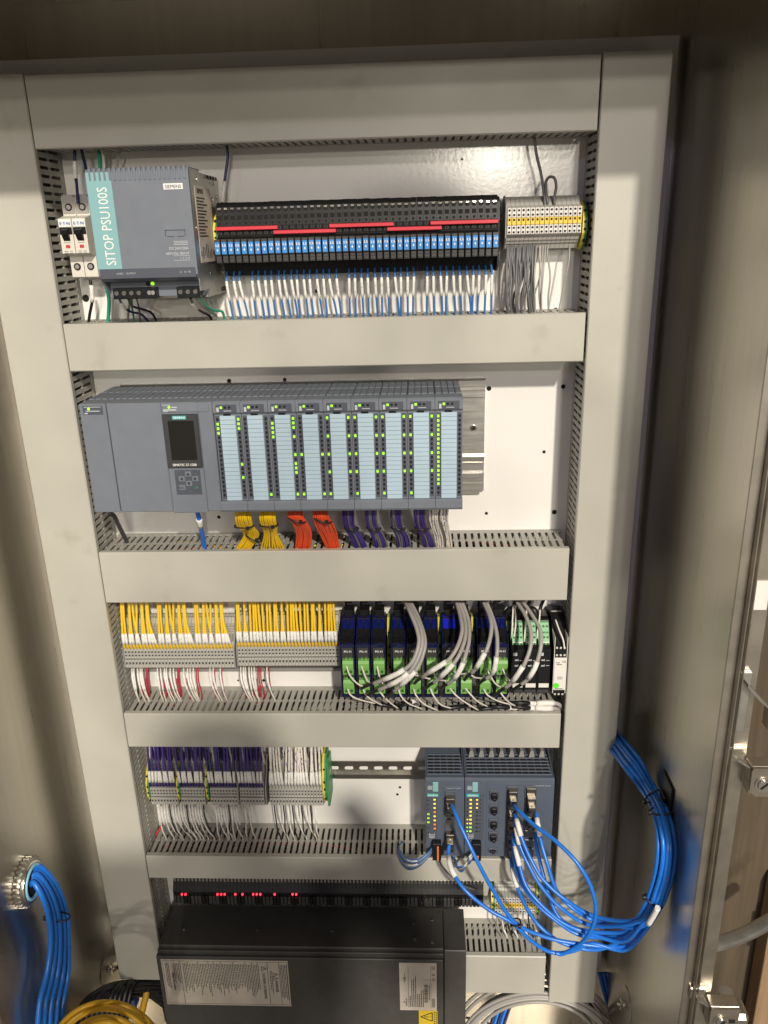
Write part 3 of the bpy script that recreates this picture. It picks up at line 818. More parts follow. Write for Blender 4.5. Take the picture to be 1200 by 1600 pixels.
def rack_unit(x, w, label, cat, name):
    t = thing(name, label, cat, (x, 75, ZP))
    part(MB().box(.2, w-.2, -108, -2, 8, 146.5, .5), 'body', M['sg'], t)
    v = MB()
    n = round(w/8.7)
    for i in range(n):
        for (a, b) in ((-100, -58), (-54, -14)): v.box(1.2+i*w/n, w/n-.3+i*w/n, a, b, 146.2, 148, .6)
    part(v, 'vent_block', M['sg'], t)
    return t
t = rack_unit(30.5, 35.4, 'narrow plain grey power module at the left end of the controller rack', 'power module', 'rack_power_module')
part(MB().box(.2, 35, -131, -107, 0, 147.4, .9), 'front_cover', M['sg'], t)
p = part(MB().box(5, 31, -131.7, -131, 133.5, 145, .3), 'status_plate', M['sgd'], t)
part(MB().cyl((13, -131.7, 141), (0, -1, 0), 1.7, .6, 10), 'led', M['g_led'], p)
part(MB().box(7, 29, -131.9, -131.7, 143, 143.7).box(9, 27, -131.9, -131.7, 137.6, 138.6).box(7, 11, -131.9, -131.7, 134.4, 136), 'print', M['whiteg'], p)

t = rack_unit(66.2, 137.4, 'wide grey controller with a small dark display and arrow keys', 'controller', 'controller')
part(MB().box(.3, 71, -131, -107, 0, 147.4, .9), 'front_cover', M['sg'], t)
part(MB().box(118.2, 137.2, -131, -107, 0, 147.4, .9), 'side_cover', M['sg'], t)
part(MB().box(71.2, 118, -131, -107, -2, 63, .9), 'key_panel', M['sg'], t)
part(MB().box(71.2, 118, -130.6, -107, 62.6, 147.4, .5), 'display_housing', M['sg'], t)
p = part(MB().box(73, 133, -131.9, -130, 135, 146.2, .3), 'status_plate', M['sg'], t)
part(MB().cyl((82, -131.9, 141.5), (0, -1, 0), 1.7, .6, 10), 'led', M['g_led'], p)
part(MB().box(73, 84, -132.1, -131.9, 144, 144.7).box(85, 92, -132.1, -131.9, 140.6, 142).box(74, 91, -132.1, -131.9, 137.2, 138.8).box(74, 80, -132.1, -131.9, 135.6, 136.5), 'print', M['whiteg'], p)
bz = part(MB().box(71.6, 117.6, -133.6, -129, 61, 132.5, .8), 'display_bezel', M['sgb'], t)
part(MB().box(78.5, 112, -134.1, -133.5, 72, 124, .3), 'screen', M['screen'], bz)
np_ = part(MB().box(85, 103, -134, -133.5, 126, 130.6), 'name_plate', M['tealb'], bz)
part(MB().text('SIEMENS', (94, -134.3, 126.7), X_, Z_, 4.3, .5, .1), 'lettering', M['white'], bz)
part(MB().text('SIMATIC S7-1500', (94.5, -134, 64), X_, Z_, 4.6, .5, .12, .95), 'lettering', M['white'], bz)
kp = part(MB().box(79, 113, -131.7, -130.9, 24, 58, .3), 'keypad', M['sgd'], t)
for (x, z) in ((97, 52.5), (97, 39.5), (88, 46), (106, 46), (87.5, 34), (106.5, 34)):
    k = part(MB().box(x-4.2, x+4.2, -132.5, -131.5, z-3.6, z+3.6, .4), 'key', M['sg'] if (x, z) != (106.5, 34) else M['sgd'], t)
ar = MB()
for (x, z, dx, dz) in ((97, 52.5, 0, 1), (97, 39.5, 0, -1), (88, 46, -1, 0), (106, 46, 1, 0)):
    tri = [(x+dx*2.2, z+dz*2.2), (x-dx*1.6-dz*2.2, z-dz*1.6+dx*2.2), (x-dx*1.6+dz*2.2, z-dz*1.6-dx*2.2)]
    ar.prism(tri, 'y', -132.9, -132.4)
ar.text('ESC', (87.5, -132.7, 32.4), X_, Z_, 4.2, .5, .1)
part(ar, 'key_symbol', M['ink'], kp)
part(MB().text('OK', (106.5, -132.7, 32.4), X_, Z_, 4.2, .5, .1), 'lettering', mat('green_print', (.06, .28, .12), .5), kp)

# ---- wire bundles dropping from the rack into the duct
def bundle(u0, u1, cname, m, n, label_c, group, mids, v0=797, vend=858, rad=1.42, spread=1.0, extra=None):
    """n wires from under a module; mids = (u_left, u_right, v, Y) stations."""
    for i in range(n):
        k = (i % (n//2)) / max(n//2-1, 1)
        layer = i // (n//2)
        pts = [U(u0 + (u1-u0)*k, v0-8, -28 + layer*5)]
        for (a, b, v, Y) in mids:
            pts.append(U(a + (b-a)*k + R_(-.8, .8), v, Y + layer*4 + 3*math.sin(k*3.14)*-1))
        mm = m if not extra or R_(0, 1) > .25 else extra
        wire(cname, pts, rad, mm, label_c, 'wire', group)
def tie(u, v, Y, a, b, label, rot=0.0, tail=True):
    p = U(u, v, Y)
    t = thing('cable_tie', label, 'cable tie', p, 'black cable ties round the wire bundles')
    pts = [(a*math.cos(q)*math.cos(rot), b*math.sin(q), a*math.cos(q)*math.sin(rot)) for q in [2*math.pi*i/20 for i in range(20)]]
    part(MB().sweep(pts, 1.15, 6, True), 'band', M['w_blk'], t)
    part(MB().box(a*.35, a*.35+4.5, -b-3, -b+1, -2.4, 2.4, .6), 'head', M['w_blk'], t)
    return t
yl, y2l, ol, o2l = [f'{c} wire in the {k} {c} bundle tied under the input modules' for c, k in (('yellow', 'left'), ('yellow', 'right'), ('orange red', 'left'), ('orange red', 'right'))]
bundle(369, 390, 'yellow_wire', M['w_yel'], 16, yl, 'yellow rack wires', [(369, 391, 808, -30), (372, 395, 822, -18), (382, 404, 836, 2), (366, 388, 862, 22)])
bundle(407, 431, 'yellow_wire', M['w_yel'], 18, y2l, 'yellow rack wires', [(407, 430, 808, -30), (410, 432, 822, -18), (414, 434, 836, 0), (406, 446, 862, 22)])
bundle(450, 474, 'orange_wire', M['w_org'], 18, ol, 'orange red rack wires', [(451, 472, 806, -30), (459, 482, 820, -18), (464, 487, 836, 0), (461, 483, 862, 22)])
bundle(490, 512, 'orange_wire', M['w_org'], 18, o2l, 'orange red rack wires', [(490, 511, 806, -30), (494, 520, 820, -18), (502, 526, 836, 0), (514, 530, 862, 22)])
for kk, (u, d) in enumerate(((536, 20), (572, 16), (611, 12), (648, 16))):
    bundle(u, u+16, 'purple_wire', M['w_pur'], 14, f'purple or grey wire in the {nth(kk)} purple bundle from the orange red ones', 'purple rack wires', [(u, u+16, 806, -24), (u+2, u+18, 822, -10), (u+6+d*.3, u+24+d*.3, 840, 6), (u+d, u+20+d, 862, 24)], extra=M['w_gry'])
bundle(673, 700, 'white_wire', M['stripe'], 16, 'white wire with blue dashes under the end module', 'white rack wires', [(672, 698, 808, -20), (674, 700, 822, -8), (680, 704, 840, 10), (682, 706, 862, 26)], extra=M['w_gry'])
tie(381, 822, -22, 13, 8, 'black cable tie round the first yellow bundle under the modules')
tie(396, 840, 2, 12, 8, 'loose black cable tie where the first yellow bundle meets the duct', -.5)
tie(420, 820, -22, 12.5, 8, 'black cable tie round the second yellow bundle under the modules')
tie(464, 812, -26, 12, 8, 'black cable tie round the first orange red bundle', -.3)
tie(504, 812, -26, 12.5, 8, 'black cable tie round the second orange red bundle', -.3)
for k, u in enumerate((549, 584, 622, 659)):
    tie(u, 825, -8, 10, 7, f'black cable tie round the {nth(k)} purple bundle from the orange red ones', -.1)
wire('network_cable', [U(308, 796, -24), U(310, 806, -22), U(314, 825, -5), U(318, 845, 15), U(322, 868, 30)], 3.3, M['w_net'], 'short blue network cable under the arrow keys of the controller', 'network cable', None, (.16, .34), n=10)
wire('black_cable', [U(170, 802, -10), U(178, 806, -6), U(184, 818, 8), U(192, 834, 30), U(198, 848, 44), U(192, 860, 55)], 3.2, M['sgb'], 'glossy dark cable under the narrow power module, bending into the duct', 'cable', n=10)

# ================================================================ third row: yellow-wired terminals, isolators
def make_terminal(w, yel=False):
    """Slim spring terminal: a stepped side outline with the wire entries and test slots cut dark."""
    t = thing('terminal_block', 'x', 'terminal block', (0, 76, 0))
    # local z: 0 = bottom (‑836 in the third row), 92 = top
    pf = [(0, 2), (0, 88), (-12, 92), (-16, 90), (-20, 90), (-24, 82), (-28, 80), (-30, 66), (-38, 58), (-42, 50), (-46, 49), (-46, 34), (-48, 33), (-48, 18), (-44, 14), (-30, 10), (-26, 4), (-12, 0)]
    part(MB().prism(pf, 'x', 0, w-.45), 'body', M['tgrey'], t)
    h = MB()
    h.box(w*.25, w*.72, -46.5, -45.5, 42.5, 45.2).box(w*.25, w*.72, -46.5, -45.5, 36.6, 39.2)
    h.box(w*.25, w*.72, -48.5, -47.5, 23.5, 27.2)
    h.box(.2, w-.4, -48.4, -47.2, 32.2, 33.2)
    part(h, 'test_slot', M['sgb'], t)
    s = MB()
    for k in range(5): s.box(w*.2, w*.8, -31-k*.0-8*(k/4)-.6, -29-8*(k/4), 66-k*2.0, 67-k*2.0)
    for z in (70, 74, 78): s.box(w*.18, w*.8, -30.2+(z-70)*.1, -28, z, z+1.2)
    part(s, 'grip_rib', M['tgreyd'], t)
    return t
PT = 5.22
tb = make_terminal(PT)
spots = [(4.5+i*PT, i, 0) for i in range(33)] + [(183+i*PT, i, 1) for i in range(30)]
GRP3 = 'yellow-wired terminals'
for q, (x, i, g) in enumerate(spots):
    lab = (f'slim grey terminal in the yellow-wired row, {nth(i)} from the left duct' if g == 0 and i < 17 else
           f'slim grey terminal in the yellow-wired row, {nth(32-i)} left of the step' if g == 0 else
           f'slim grey terminal in the yellow-wired row, {nth(i)} right of the step' if i < 15 else
           f'slim grey terminal in the yellow-wired row, {nth(29-i)} from the black isolators')
    o = tb if q == 0 else dup(tb, (0, 0, 0))
    o['label'] = lab; o['group'] = GRP3
    o.location = Vector((x, 76, -838 + (3 if g else 0)))*S
for (x, g) in ((2.6, 0), (4.5+33*PT, 0), (181, 1), (183+30*PT, 1)):
    solo(MB().prism([(0, 0), (0, 90), (-14, 93), (-24, 84), (-29, 68), (-38, 60), (-47, 50), (-49, 33), (-49, 17), (-30, 9), (-12, -1)], 'x', 0, 1.7), 'end_plate', M['tgreyd'],
         ['grey end plate of the yellow-wired terminals at the left duct', 'grey end plate just left of the step in the yellow-wired terminals', 'grey end plate just right of the step in the yellow-wired terminals',
          'grey end plate of the yellow-wired terminals beside the isolators'][[2.6, 4.5+33*PT, 181, 183+30*PT].index(x)], 'end plate', (x, 76, -838+(3 if g else 0)), 'end plates of the yellow-wired terminals')
solo(MB().box(0, 335, -12, 0, 0, 3, .5).box(0, 335, -6, 0, -6, 0, .5), 'carrier_strip', M['tgreyd'], 'grey carrier strip along the foot of the yellow-wired terminals', 'strip', (6, 78, -848))
for q, (x, i, g) in enumerate(spots):
    xc = x + PT/2
    zt = -838 + (3 if g else 0)
    j = (i*7 + g*3) % 11
    lean = [0, -3, -9, 2, -14, -4, 3, -2, -6, 0, -3][j] if g == 0 else [0, -2, -4, 1, -2, 0, 2, -1, -3, 0, -2][j]
    wire('yellow_wire', [(xc, 36, zt+46), (xc-.2, 29, zt+54), (xc+lean*.3, 28, zt+72), (xc+lean*.85, 35, zt+106), (xc+lean, 46, zt+150)], 1.9, M['w_yel'],
         'yellow wire with white marker entering the terminal row, ' + (f'{nth(i)} from the left duct' if g == 0 and i < 17 else f'{nth(32-i)} left of the step' if g == 0 else f'{nth(i)} right of the step' if i < 15 else f'{nth(29-i)} from the isolators'), 'wire', 'yellow terminal wires', (.15, .31))
for (u, k) in ((261, 0), (287, 1), (398, 2), (478, 3)):
    wire('blue_wire', [U(u-2, 936, 55), U(u, 952, 56), U(u+1, 970, 58), U(u+3, 990, 62)], 1.5, M['w_blue'], ['blue wire', 'thick blue wire', 'short blue wire', 'blue wire'][k] + ' among the yellow wires, ' +
         ['nearest the left duct', 'second from the left duct', 'just right of the terminal step', 'nearest the isolators'][k], 'wire', 'blue wires among the yellow ones', (.35, .8) if k % 2 else None)
low = [(206, 0), (209, 0), (215, 0), (219, 0), (222, 0), (229, 1), (231, 1), (246, 0), (251, 0), (257, 0), (260, 0), (266, 0), (271, 0), (278, 1), (280, 1), (287, 0), (293, 0), (297, 0), (302, 0), (307, 1), (310, 1),
       (328, 0), (333, 0), (336, 1), (344, 0), (347, 1), (376, 0), (380, 0), (383, 0), (389, 0), (393, 0), (397, 0), (405, 1), (408, 1), (417, 0), (421, 1)]
for (u, red) in low:
    dx = R_(8, 16)
    if red:
        wire('red_wire', [U(u, 1042, 50), U(u-.5, 1055, 46), U(u+1, 1068, 44), U(u+dx*.3, 1080, 46), U(u+dx*.4, 1100, 58)], 1.15, M['w_redw'], 'dark red wire dropping behind the white ones from the yellow-wired terminals', 'wire', 'red and white field wires')
    else:
        wire('white_wire', [U(u, 1042, 46), U(u+.3, 1055, 38), U(u+2, 1066, 34), U(u+dx*.55, 1083, 34), U(u+dx, 1095, 40), U(u+dx+2, 1108, 56)], 1.15, M['w_wht'], 'white wire with a marker dropping from the yellow-wired terminals', 'wire', 'red and white field wires', (.06, .42))
        if R_(0, 1) < .45:
            wire('red_wire', [U(u+5, 1060, 52), U(u+6, 1072, 48), U(u+9, 1084, 48), U(u+13, 1104, 58)], 1.05, M['w_redw'], 'dark red wire dropping behind the white ones from the yellow-wired terminals', 'wire', 'red and white field wires')

# ---- isolators
def make_isolator():
    t = thing('signal_isolator', 'x', 'isolator', (0, 76, 0))
    w = 21.4
    # local z 0 = bottom; front face y = -78
    part(MB().prism([(0, 8), (0, 104), (-26, 112), (-34, 111), (-40, 105), (-62, 92), (-76, 87), (-76, 2), (-70, 0), (-40, 0)], 'x', 1.2, w-1.2), 'body', M['dark'], t)
    part(MB().prism([(-28, 113), (-41, 107), (-64, 93.5), (-78.5, 89.5), (-78.5, 0), (-66, -2), (-66, 0), (-76.5, 2), (-76.5, 87), (-63, 91), (-41, 103), (-28, 109)], 'x', 0, 1.5)
         .prism([(-28, 113), (-41, 107), (-64, 93.5), (-78.5, 89.5), (-78.5, 0), (-66, -2), (-66, 0), (-76.5, 2), (-76.5, 87), (-63, 91), (-41, 103), (-28, 109)], 'x', w-1.5, w)
         .box(1.5, w-1.5, -79, -66, 84, 89.8, .6).box(1.5, w-1.5, -78.5, -76, -1, 3, .4), 'cover_frame', M['tr'], t)
    part(MB().prism([(-29, 113), (-41, 106.6), (-49, 102.2), (-49, 99), (-29, 109)], 'x', 2, w*.46).prism([(-29, 113), (-41, 106.6), (-49, 102.2), (-49, 99), (-29, 109)], 'x', w*.54, w-2), 'tinted_window', M['tr2'], t)
    part(MB().prism([(-50, 101), (-61, 94.8), (-61, 92), (-50, 98)], 'x', 3, w-3).prism([(-63, 93.6), (-74, 90.2), (-74, 87), (-63, 90)], 'x', 3, w*.48).prism([(-63, 93.6), (-74, 90.2), (-74, 87), (-63, 90)], 'x', w*.52, w-3), 'cover_flap', M['dark'], t)
    part(MB().box(3, w-3, -30, -8, 108, 121, 1).box(4.5, w-4.5, -33, -24, 112, 118, .6).box(4, 7, -16, -10, 120, 130, .6).box(4, w-6, -16, -10, 127, 131, .6), 'rail_clip', M['dark'], t)
    f = part(MB().box(2.4, w-2.4, -77.4, -75, 4, 83, .3), 'front_plate', M['gblk'], t)
    part(MB().text('PG-11', (w/2+.6, -77.7, 75.8), X_, Z_, 4.6, .5, .2), 'lettering', M['white'], f)
    tx = MB().text('LP-1', (w/2, -77.6, 35.5), X_, Z_, 2.4, .5).box(w/2-2, w/2+2, -77.6, -77.4, 5.5, 6.6)
    part(tx, 'print', M['whiteg'], f)
    for z in (9.5, 42):
        c = part(MB().prism([(-76, z), (-85, z), (-86, z+3), (-86, z+10), (-88, z+12), (-88, z+20), (-85, z+24), (-76, z+24)], 'x', 4, w-1.5).box(8, 10.5, -83, -78, z+23, z+26).box(14, 16.5, -83, -78, z+23, z+26), 'plug_connector', M['pgreen'], t)
        part(MB().cyl((8.2, -86, z+6.2), (0, -1, 0), 2.4, .8, 10).cyl((16, -86, z+6.2), (0, -1, 0), 2.4, .8, 10), 'screw_hole', mat('dark_green_recess', (.03, .12, .02), .5) if 'dgr' not in M else M['dgr'], c)
    return t
M['dgr'] = mat('dark_green_recess', (.03, .12, .02), .5)
iso = make_isolator()
IX = [345.1, 368.6, 391.6, 421.3, 445.2, 470.4, 497.6, 521.0, 549.2, 573.4]
IZ = -854
il = ['nearest the yellow-wired terminals', 'second from the yellow-wired terminals', 'third from the yellow-wired terminals', 'fourth from the yellow-wired terminals',
      'fifth from the yellow-wired terminals, half hidden by grey cables', 'sixth from the yellow-wired terminals, beside a green clamp', 'with a brighter blue window, fourth from the black transmitters', 'third from the black transmitters',
      'second from the black transmitters', 'nearest the black transmitters']
for i, x in enumerate(IX):
    o = iso if i == 0 else dup(iso, (x, 76, IZ))
    o.location = Vector((x, 76, IZ))*S
    o['label'] = 'black isolator with green plugs, ' + il[i]
    o['group'] = 'isolators with green plugs'
    if i == 6:
        for c in col.objects:
            if c.parent is o and c.name.startswith('tinted_window'):
                c.data = c.data.copy(); c.data.materials[0] = M['tr3']
for (x, k) in ((414.4, 0), (492.1, 1), (543.2, 2), (595.0, 3)):
    earth_terminal(x, -846, 98, ['yellow end clamp between the third and fourth isolators', 'green and yellow end clamp beside the bright blue isolator', 'yellow end clamp between the eighth and ninth isolators', 'yellow end clamp after the last isolator'][k],
                   5.2, 40, 'end clamps between the isolators')
# ---- black transmitters with pale green terminals
def make_transmitter():
    t = thing('transmitter', 'x', 'transmitter', (0, 76, 0))
    w = 18.8
    part(MB().prism([(0, 4), (0, 104), (-30, 108), (-40, 106), (-58, 80), (-72, 74), (-72, 2), (-60, 0)], 'x', 0, w), 'body', M['dark'], t)
    for (y, z) in ((-42, 97), (-52, 84)):
        c = part(MB().prism([(y+10, z-8), (y-12, z-10), (y-12, z-2), (y-4, z+8), (y+10, z+9)], 'x', 1.5, w-1.5), 'plug_connector', M['pgreen2'], t)
        h = MB()
        for k in range(3): h.cyl((4.6+k*5.2, y-8, z+3.5), (0, -.75, .65), 1.7, .8, 8).box(3.2+k*5.2, 6+k*5.2, y-12.4, y-11.8, z-8, z-4)
        part(h, 'wire_entry', M['dgr'], c)
        if z == 84: part(MB().box(2, w-2, y-12.6, y-12, z-3.4, z-1.4), 'marking_strip', M['white'], c)
    f = part(MB().box(1, w-1, -73, -71.5, 3, 73, .4), 'front_plate', M['black2'], t)
    p = MB().box(2, 8, -73.3, -73, 64, 69).box(5, 8.5, -73.3, -73, 55.5, 57.5).box(12, 17, -73.3, -73, 55.5, 56.3).box(5, 8.5, -73.3, -73, 46, 48).box(12, 17, -73.3, -73, 47, 47.8).box(9, 10, -73.3, -73, 55, 58.5).box(9, 10, -73.3, -73, 45.5, 49)
    part(p, 'print', M['whiteg'], f)
    part(MB().box(2.5, 17.5, -73.6, -73, 10, 17, .3), 'name_plate', M['twhite'], f)
    part(MB().box(1.2, w-1.2, -73.5, -73, 1, 6, .2), 'lower_window', M['sgb'], f)
    return t
tr = make_transmitter()
for i, x in enumerate((600.5, 620.0, 639.5)):
    o = tr if i == 0 else dup(tr, (x, 76, -851))
    o.location = Vector((x, 76, -851))*S
    o['label'] = ['black transmitter with pale green terminals, beside the isolators', 'middle one of three black transmitters with pale green terminals', 'black transmitter with pale green terminals, beside the white relay module'][i]
    o['group'] = 'transmitters with pale green terminals'
t = thing('relay_module', 'white and black relay module with a round green sticker by the right duct', 'relay module', (661.6, 76, -853))
w = 19.5
part(MB().prism([(0, 6), (0, 112), (-30, 116), (-44, 108), (-70, 84), (-78, 78), (-78, 8), (-70, 0), (-30, 0)], 'x', 0, w), 'body', M['dark'], t)
part(MB().box(0, 1, -80, -20, 6, 100, .3).box(w-1, w, -80, -20, 6, 100, .3), 'side_plate', M['twhite'], t)
f = part(MB().box(.6, w-.6, -81, -77, 12, 66, .8), 'front_plate', M['twhite'], t)
part(MB().cyl((5, -81, 20), (0, -1, 0), 4.6, .3, 20), 'round_sticker', M['gdot'], f)
part(MB().text('CE', (w-2, -81.2, 59), X_, Z_, 4.5, 1, .12).box(3, 9, -81.2, -81, 58, 59).box(4, 12, -81.2, -81, 55, 56).box(3, 15, -81.2, -81, 14, 15).box(6, 14, -81.2, -81, 34, 34.8).box(6, 14, -81.2, -81, 31, 31.8), 'print', M['ink'], f)
h = MB()
for k in range(3):
    for (y, z) in ((-78, 82), (-80, 71), (-80, 5)): h.cyl((4+k*5.6, y, z), (0, -1, .2), 1.7, .8, 8)
part(h, 'screw', M['zinc'], t)
g = MB()
for k in range(7): g.box(2, w-2, -28-k*5, -24.5-k*5, 113-k*4.6, 116.5-k*4.6, .5)
part(g, 'vent_ridge', M['tgrey'], t)

# ---- cables of the third row
gc = [[(633, 940, 30), (640, 955, 0), (652, 985, -35), (654, 1008, -52), (643, 1036, -64), (622, 1052, -66), (597, 1063, -60), (584, 1068, -52)],
      [(637, 940, 34), (648, 962, 0), (659, 990, -35), (658, 1014, -52), (646, 1042, -64), (628, 1060, -64), (603, 1073, -58), (592, 1078, -52)],
      [(640, 938, 38), (654, 966, 4), (664, 1000, -34), (660, 1026, -50), (650, 1047, -62), (636, 1062, -60), (622, 1074, -54), (616, 1080, -48)],
      [(713, 940, 30), (719, 962, 0), (722, 985, -30), (715, 1010, -52), (702, 1030, -62), (686, 1041, -64), (668, 1052, -60), (660, 1058, -52)],
      [(717, 940, 32), (726, 968, 2), (727, 995, -30), (718, 1022, -52), (706, 1040, -60), (696, 1050, -60), (686, 1060, -54), (678, 1066, -48)],
      [(721, 938, 36), (732, 970, 4), (733, 1000, -30), (727, 1025, -50), (722, 1040, -56), (716, 1052, -56), (708, 1062, -52), (700, 1068, -46)],
      [(755, 940, 30), (764, 960, 2), (768, 980, -24), (764, 1005, -46), (757, 1022, -54), (750, 1034, -56), (744, 1044, -52), (737, 1051, -46)],
      [(759, 938, 34), (770, 966, 4), (776, 990, -22), (777, 1015, -42), (775, 1032, -48), (773, 1045, -48), (768, 1054, -46), (760, 1060, -42)],
      [(807, 940, 30), (820, 960, 2), (829, 985, -26), (829, 1010, -46), (820, 1036, -56), (810, 1052, -56), (800, 1066, -50), (790, 1074, -44)],
      [(815, 938, 34), (832, 962, 4), (844, 985, -22), (845, 1010, -42), (838, 1038, -50), (831, 1052, -50), (824, 1062, -46), (815, 1069, -42)]]
gl = ['lower one of three grey cables arching over the first isolators', 'middle one of three grey cables arching over the first isolators', 'upper one of three grey cables arching over the first isolators',
      'lower one of three grey cables arching before the bright blue isolator', 'middle one of three grey cables arching before the bright blue isolator', 'upper one of three grey cables arching before the bright blue isolator',
      'left one of two grey cables arching before the last isolators', 'right one of two grey cables arching before the last isolators', 'left one of two grey cables arching before the black transmitters', 'right one of two grey cables arching before the black transmitters']
for g, lb in zip(gc, gl):
    o = wire('sensor_cable', [U(*p) for p in g], 2.9, M['w_lgry'], lb, 'cable', 'grey sensor cables', (.70, .90), n=10, seg=6)
    pts = [U(*p) for p in g]
    e, d = pts[-1], (pts[-1]-pts[-2])
    P0 = pts[0]
    q = [e - d*.3 - P0, e - P0, e + d*.9 + Vector((0, 3, -1)) - P0, e + d*1.6 + Vector((0, 6, -4)) - P0]
    link('heat_shrink', MB().tube(q, 2.5, 8, 4).mesh('heat_shrink', M['w_blk']), o)
lead = 'white lead looping from an isolator plug to a cable end'
def leads(lst, lab=None):
    for k, pts in enumerate(lst):
        lead = lab(k) if lab else f'white lead entering the pale green terminals of the transmitters, {nth(k)} from the isolators'
        wire('white_lead', [U(*p) for p in pts], 1.25, M['w_wht'], lead, 'wire', 'white isolator leads', n=6)
leads([[(541, 1038, -9), (545, 1052, -20), (553, 1063, -28), (563, 1071, -34), (575, 1073, -40)], [(564, 1038, -9), (568, 1050, -18), (574, 1063, -28), (582, 1070, -40)], [(589, 1038, -9), (592, 1054, -20), (597, 1066, -30), (601, 1073, -36)],
       [(627, 1043, -9), (634, 1050, -18), (642, 1054, -26), (654, 1056, -36)], [(645, 1038, -9), (648, 1047, -18), (656, 1056, -26), (672, 1061, -36)], [(673, 1040, -9), (678, 1051, -18), (684, 1061, -24), (697, 1064, -36)],
       [(704, 1043, -9), (709, 1049, -18), (718, 1053, -24), (732, 1052, -34)], [(726, 1038, -9), (733, 1050, -18), (741, 1058, -24), (757, 1060, -34)], [(758, 1040, -9), (766, 1056, -18), (774, 1068, -26), (784, 1075, -34)], [(784, 1042, -9), (790, 1055, -18), (797, 1064, -26), (806, 1069, -34)],
       [(543, 1076, -9), (547, 1085, -16), (556, 1091, -18), (572, 1096, -10), (586, 1099, 0)], [(567, 1077, -9), (572, 1086, -16), (582, 1094, -14), (598, 1102, 0)], [(591, 1077, -9), (600, 1089, -16), (611, 1099, -10), (622, 1107, 0)],
       [(622, 1076, -9), (627, 1088, -16), (638, 1099, -14), (660, 1108, 0)], [(646, 1076, -9), (651, 1088, -16), (664, 1101, -12), (684, 1110, 0)], [(672, 1075, -9), (678, 1088, -16), (689, 1101, -12), (706, 1107, 0)],
       [(702, 1074, -9), (712, 1086, -16), (728, 1098, -12), (748, 1110, 0)], [(726, 1074, -9), (736, 1086, -16), (748, 1097, -12), (762, 1104, 0)], [(755, 1076, -9), (763, 1087, -16), (780, 1096, -10), (804, 1102, 0)], [(781, 1080, -9), (787, 1089, -14), (795, 1097, -10), (805, 1103, 0)]], lambda k: f'white lead from the {"upper" if k < 10 else "lower"} plug of the {nth(k % 10)} isolator from the yellow wires')
for k, ((u, v), (du, dv)) in enumerate((((590, 1100), (34, 6)), ((626, 1103), (24, -9)), ((690, 1108), (40, -5)), ((746, 1109), (40, -5)), ((768, 1104), (40, 2)), ((802, 1098), (36, 1)), ((800, 1104), (40, 3)))):
    o = wire('shrink_end', [U(u, v, 2), U(u+du*.3, v+dv*.3, 0), U(u+du*.7, v+dv*.7, 4), U(u+du, v+dv, 12)], 3.0, M['w_blk'], 'black sleeved cable end lying on the duct below the isolators', 'cable', 'black cable ends', n=8, sleeve=(.62, .98) if k > 3 or k == 1 else None)
for k, pts in enumerate(([(838, 1099, 8), (854, 1098, 10), (872, 1100, 14), (880, 1110, 30)], [(836, 1106, 4), (852, 1107, 6), (868, 1107, 12), (878, 1114, 30)])):
    wire('sensor_cable', [U(*p) for p in pts], 3.4, M['w_lgry'], ['upper of two short grey cables with white markers at the right end of the duct', 'lower of two short grey cables with white markers at the right end of the duct'][k], 'cable', None, (.0, .42), n=8, sm=M['twhite'])
leads([[(802, 945, 40), (801, 965, 30), (800, 985, 22), (799, 998, 20)], [(804, 945, 40), (806, 970, 26), (804, 990, 18), (802, 1003, 16)], [(823, 945, 44), (822, 970, 30), (820, 990, 20), (819, 1003, 16)],
       [(844, 945, 44), (843, 965, 34), (840, 985, 22), (839, 998, 18)], [(868, 968, 20), (874, 985, 8), (880, 1000, 0), (882, 1014, -4)]])
for (u, lb) in ((801, 'first'), (823, 'second'), (844, 'third')):
    wire('black_cable', [U(u+6, 936, 60), U(u+2, 945, 44), U(u, 952, 38)], 2.6, M['w_blk'], f'black cable end above the {lb} black transmitter', 'cable', n=8)
for k, (u, v) in enumerate(((794, 968), (814, 963), (828, 966))):
    wire('black_cable', [U(u-8, 985, 60), U(u-4, 962, 50), U(u+4, 952, 46), U(u+10, 962, 44), U(u+14, 985, 50)], 5, M['w_blk'], ['glossy black cable hump behind the last isolator', 'glossy black cable hump behind the first transmitter', 'glossy black cable hump behind the middle transmitter'][k], 'cable', n=10)

# ---- wires lying inside the ducts, seen through the slots
rr = random.Random(5)
for k in range(7):
    z0 = -893 - rr.uniform(0, 9)
    wire('duct_wire', [(330, rr.uniform(20, 60), z0-8)] + [(360+j*60, rr.uniform(18, 66), z0-rr.uniform(0, 5)) for j in range(6)], 1.9, [M['w_redw'], M['w_wht'], M['w_blue'], M['w_wht'], M['w_redw'], M['w_blue'], M['w_wht']][k],
         'coloured wire lying in the duct under the isolators, seen through its slots', 'wire', 'wires lying in the ducts')
for k in range(9):
    z0 = -1170 - rr.uniform(0, 8)
    wire('duct_wire', [(20, rr.uniform(20, 60), z0-5)] + [(60+j*85, rr.uniform(16, 66), z0-rr.uniform(0, 5)) for j in range(7)], 1.7, [M['w_redw'], M['w_gry'], M['w_lgry'], M['w_redw'], M['w_blk'], M['red'], M['w_gry'], M['w_blk'], M['w_gry']][k],
         'coloured wire lying in the shaded duct under the purple-wired terminals, seen through its slots', 'wire', 'wires lying in the ducts')
for k in range(5):
    wire('duct_wire', [(20+j*100, rr.uniform(16, 66), -624-rr.uniform(0, 6)) for j in range(7)], 1.9, [M['w_yel'], M['w_wht'], M['w_org'], M['w_blk'], M['w_wht']][k],
         'coloured wire lying in the duct under the controller rack, seen through its slots', 'wire', 'wires lying in the ducts')

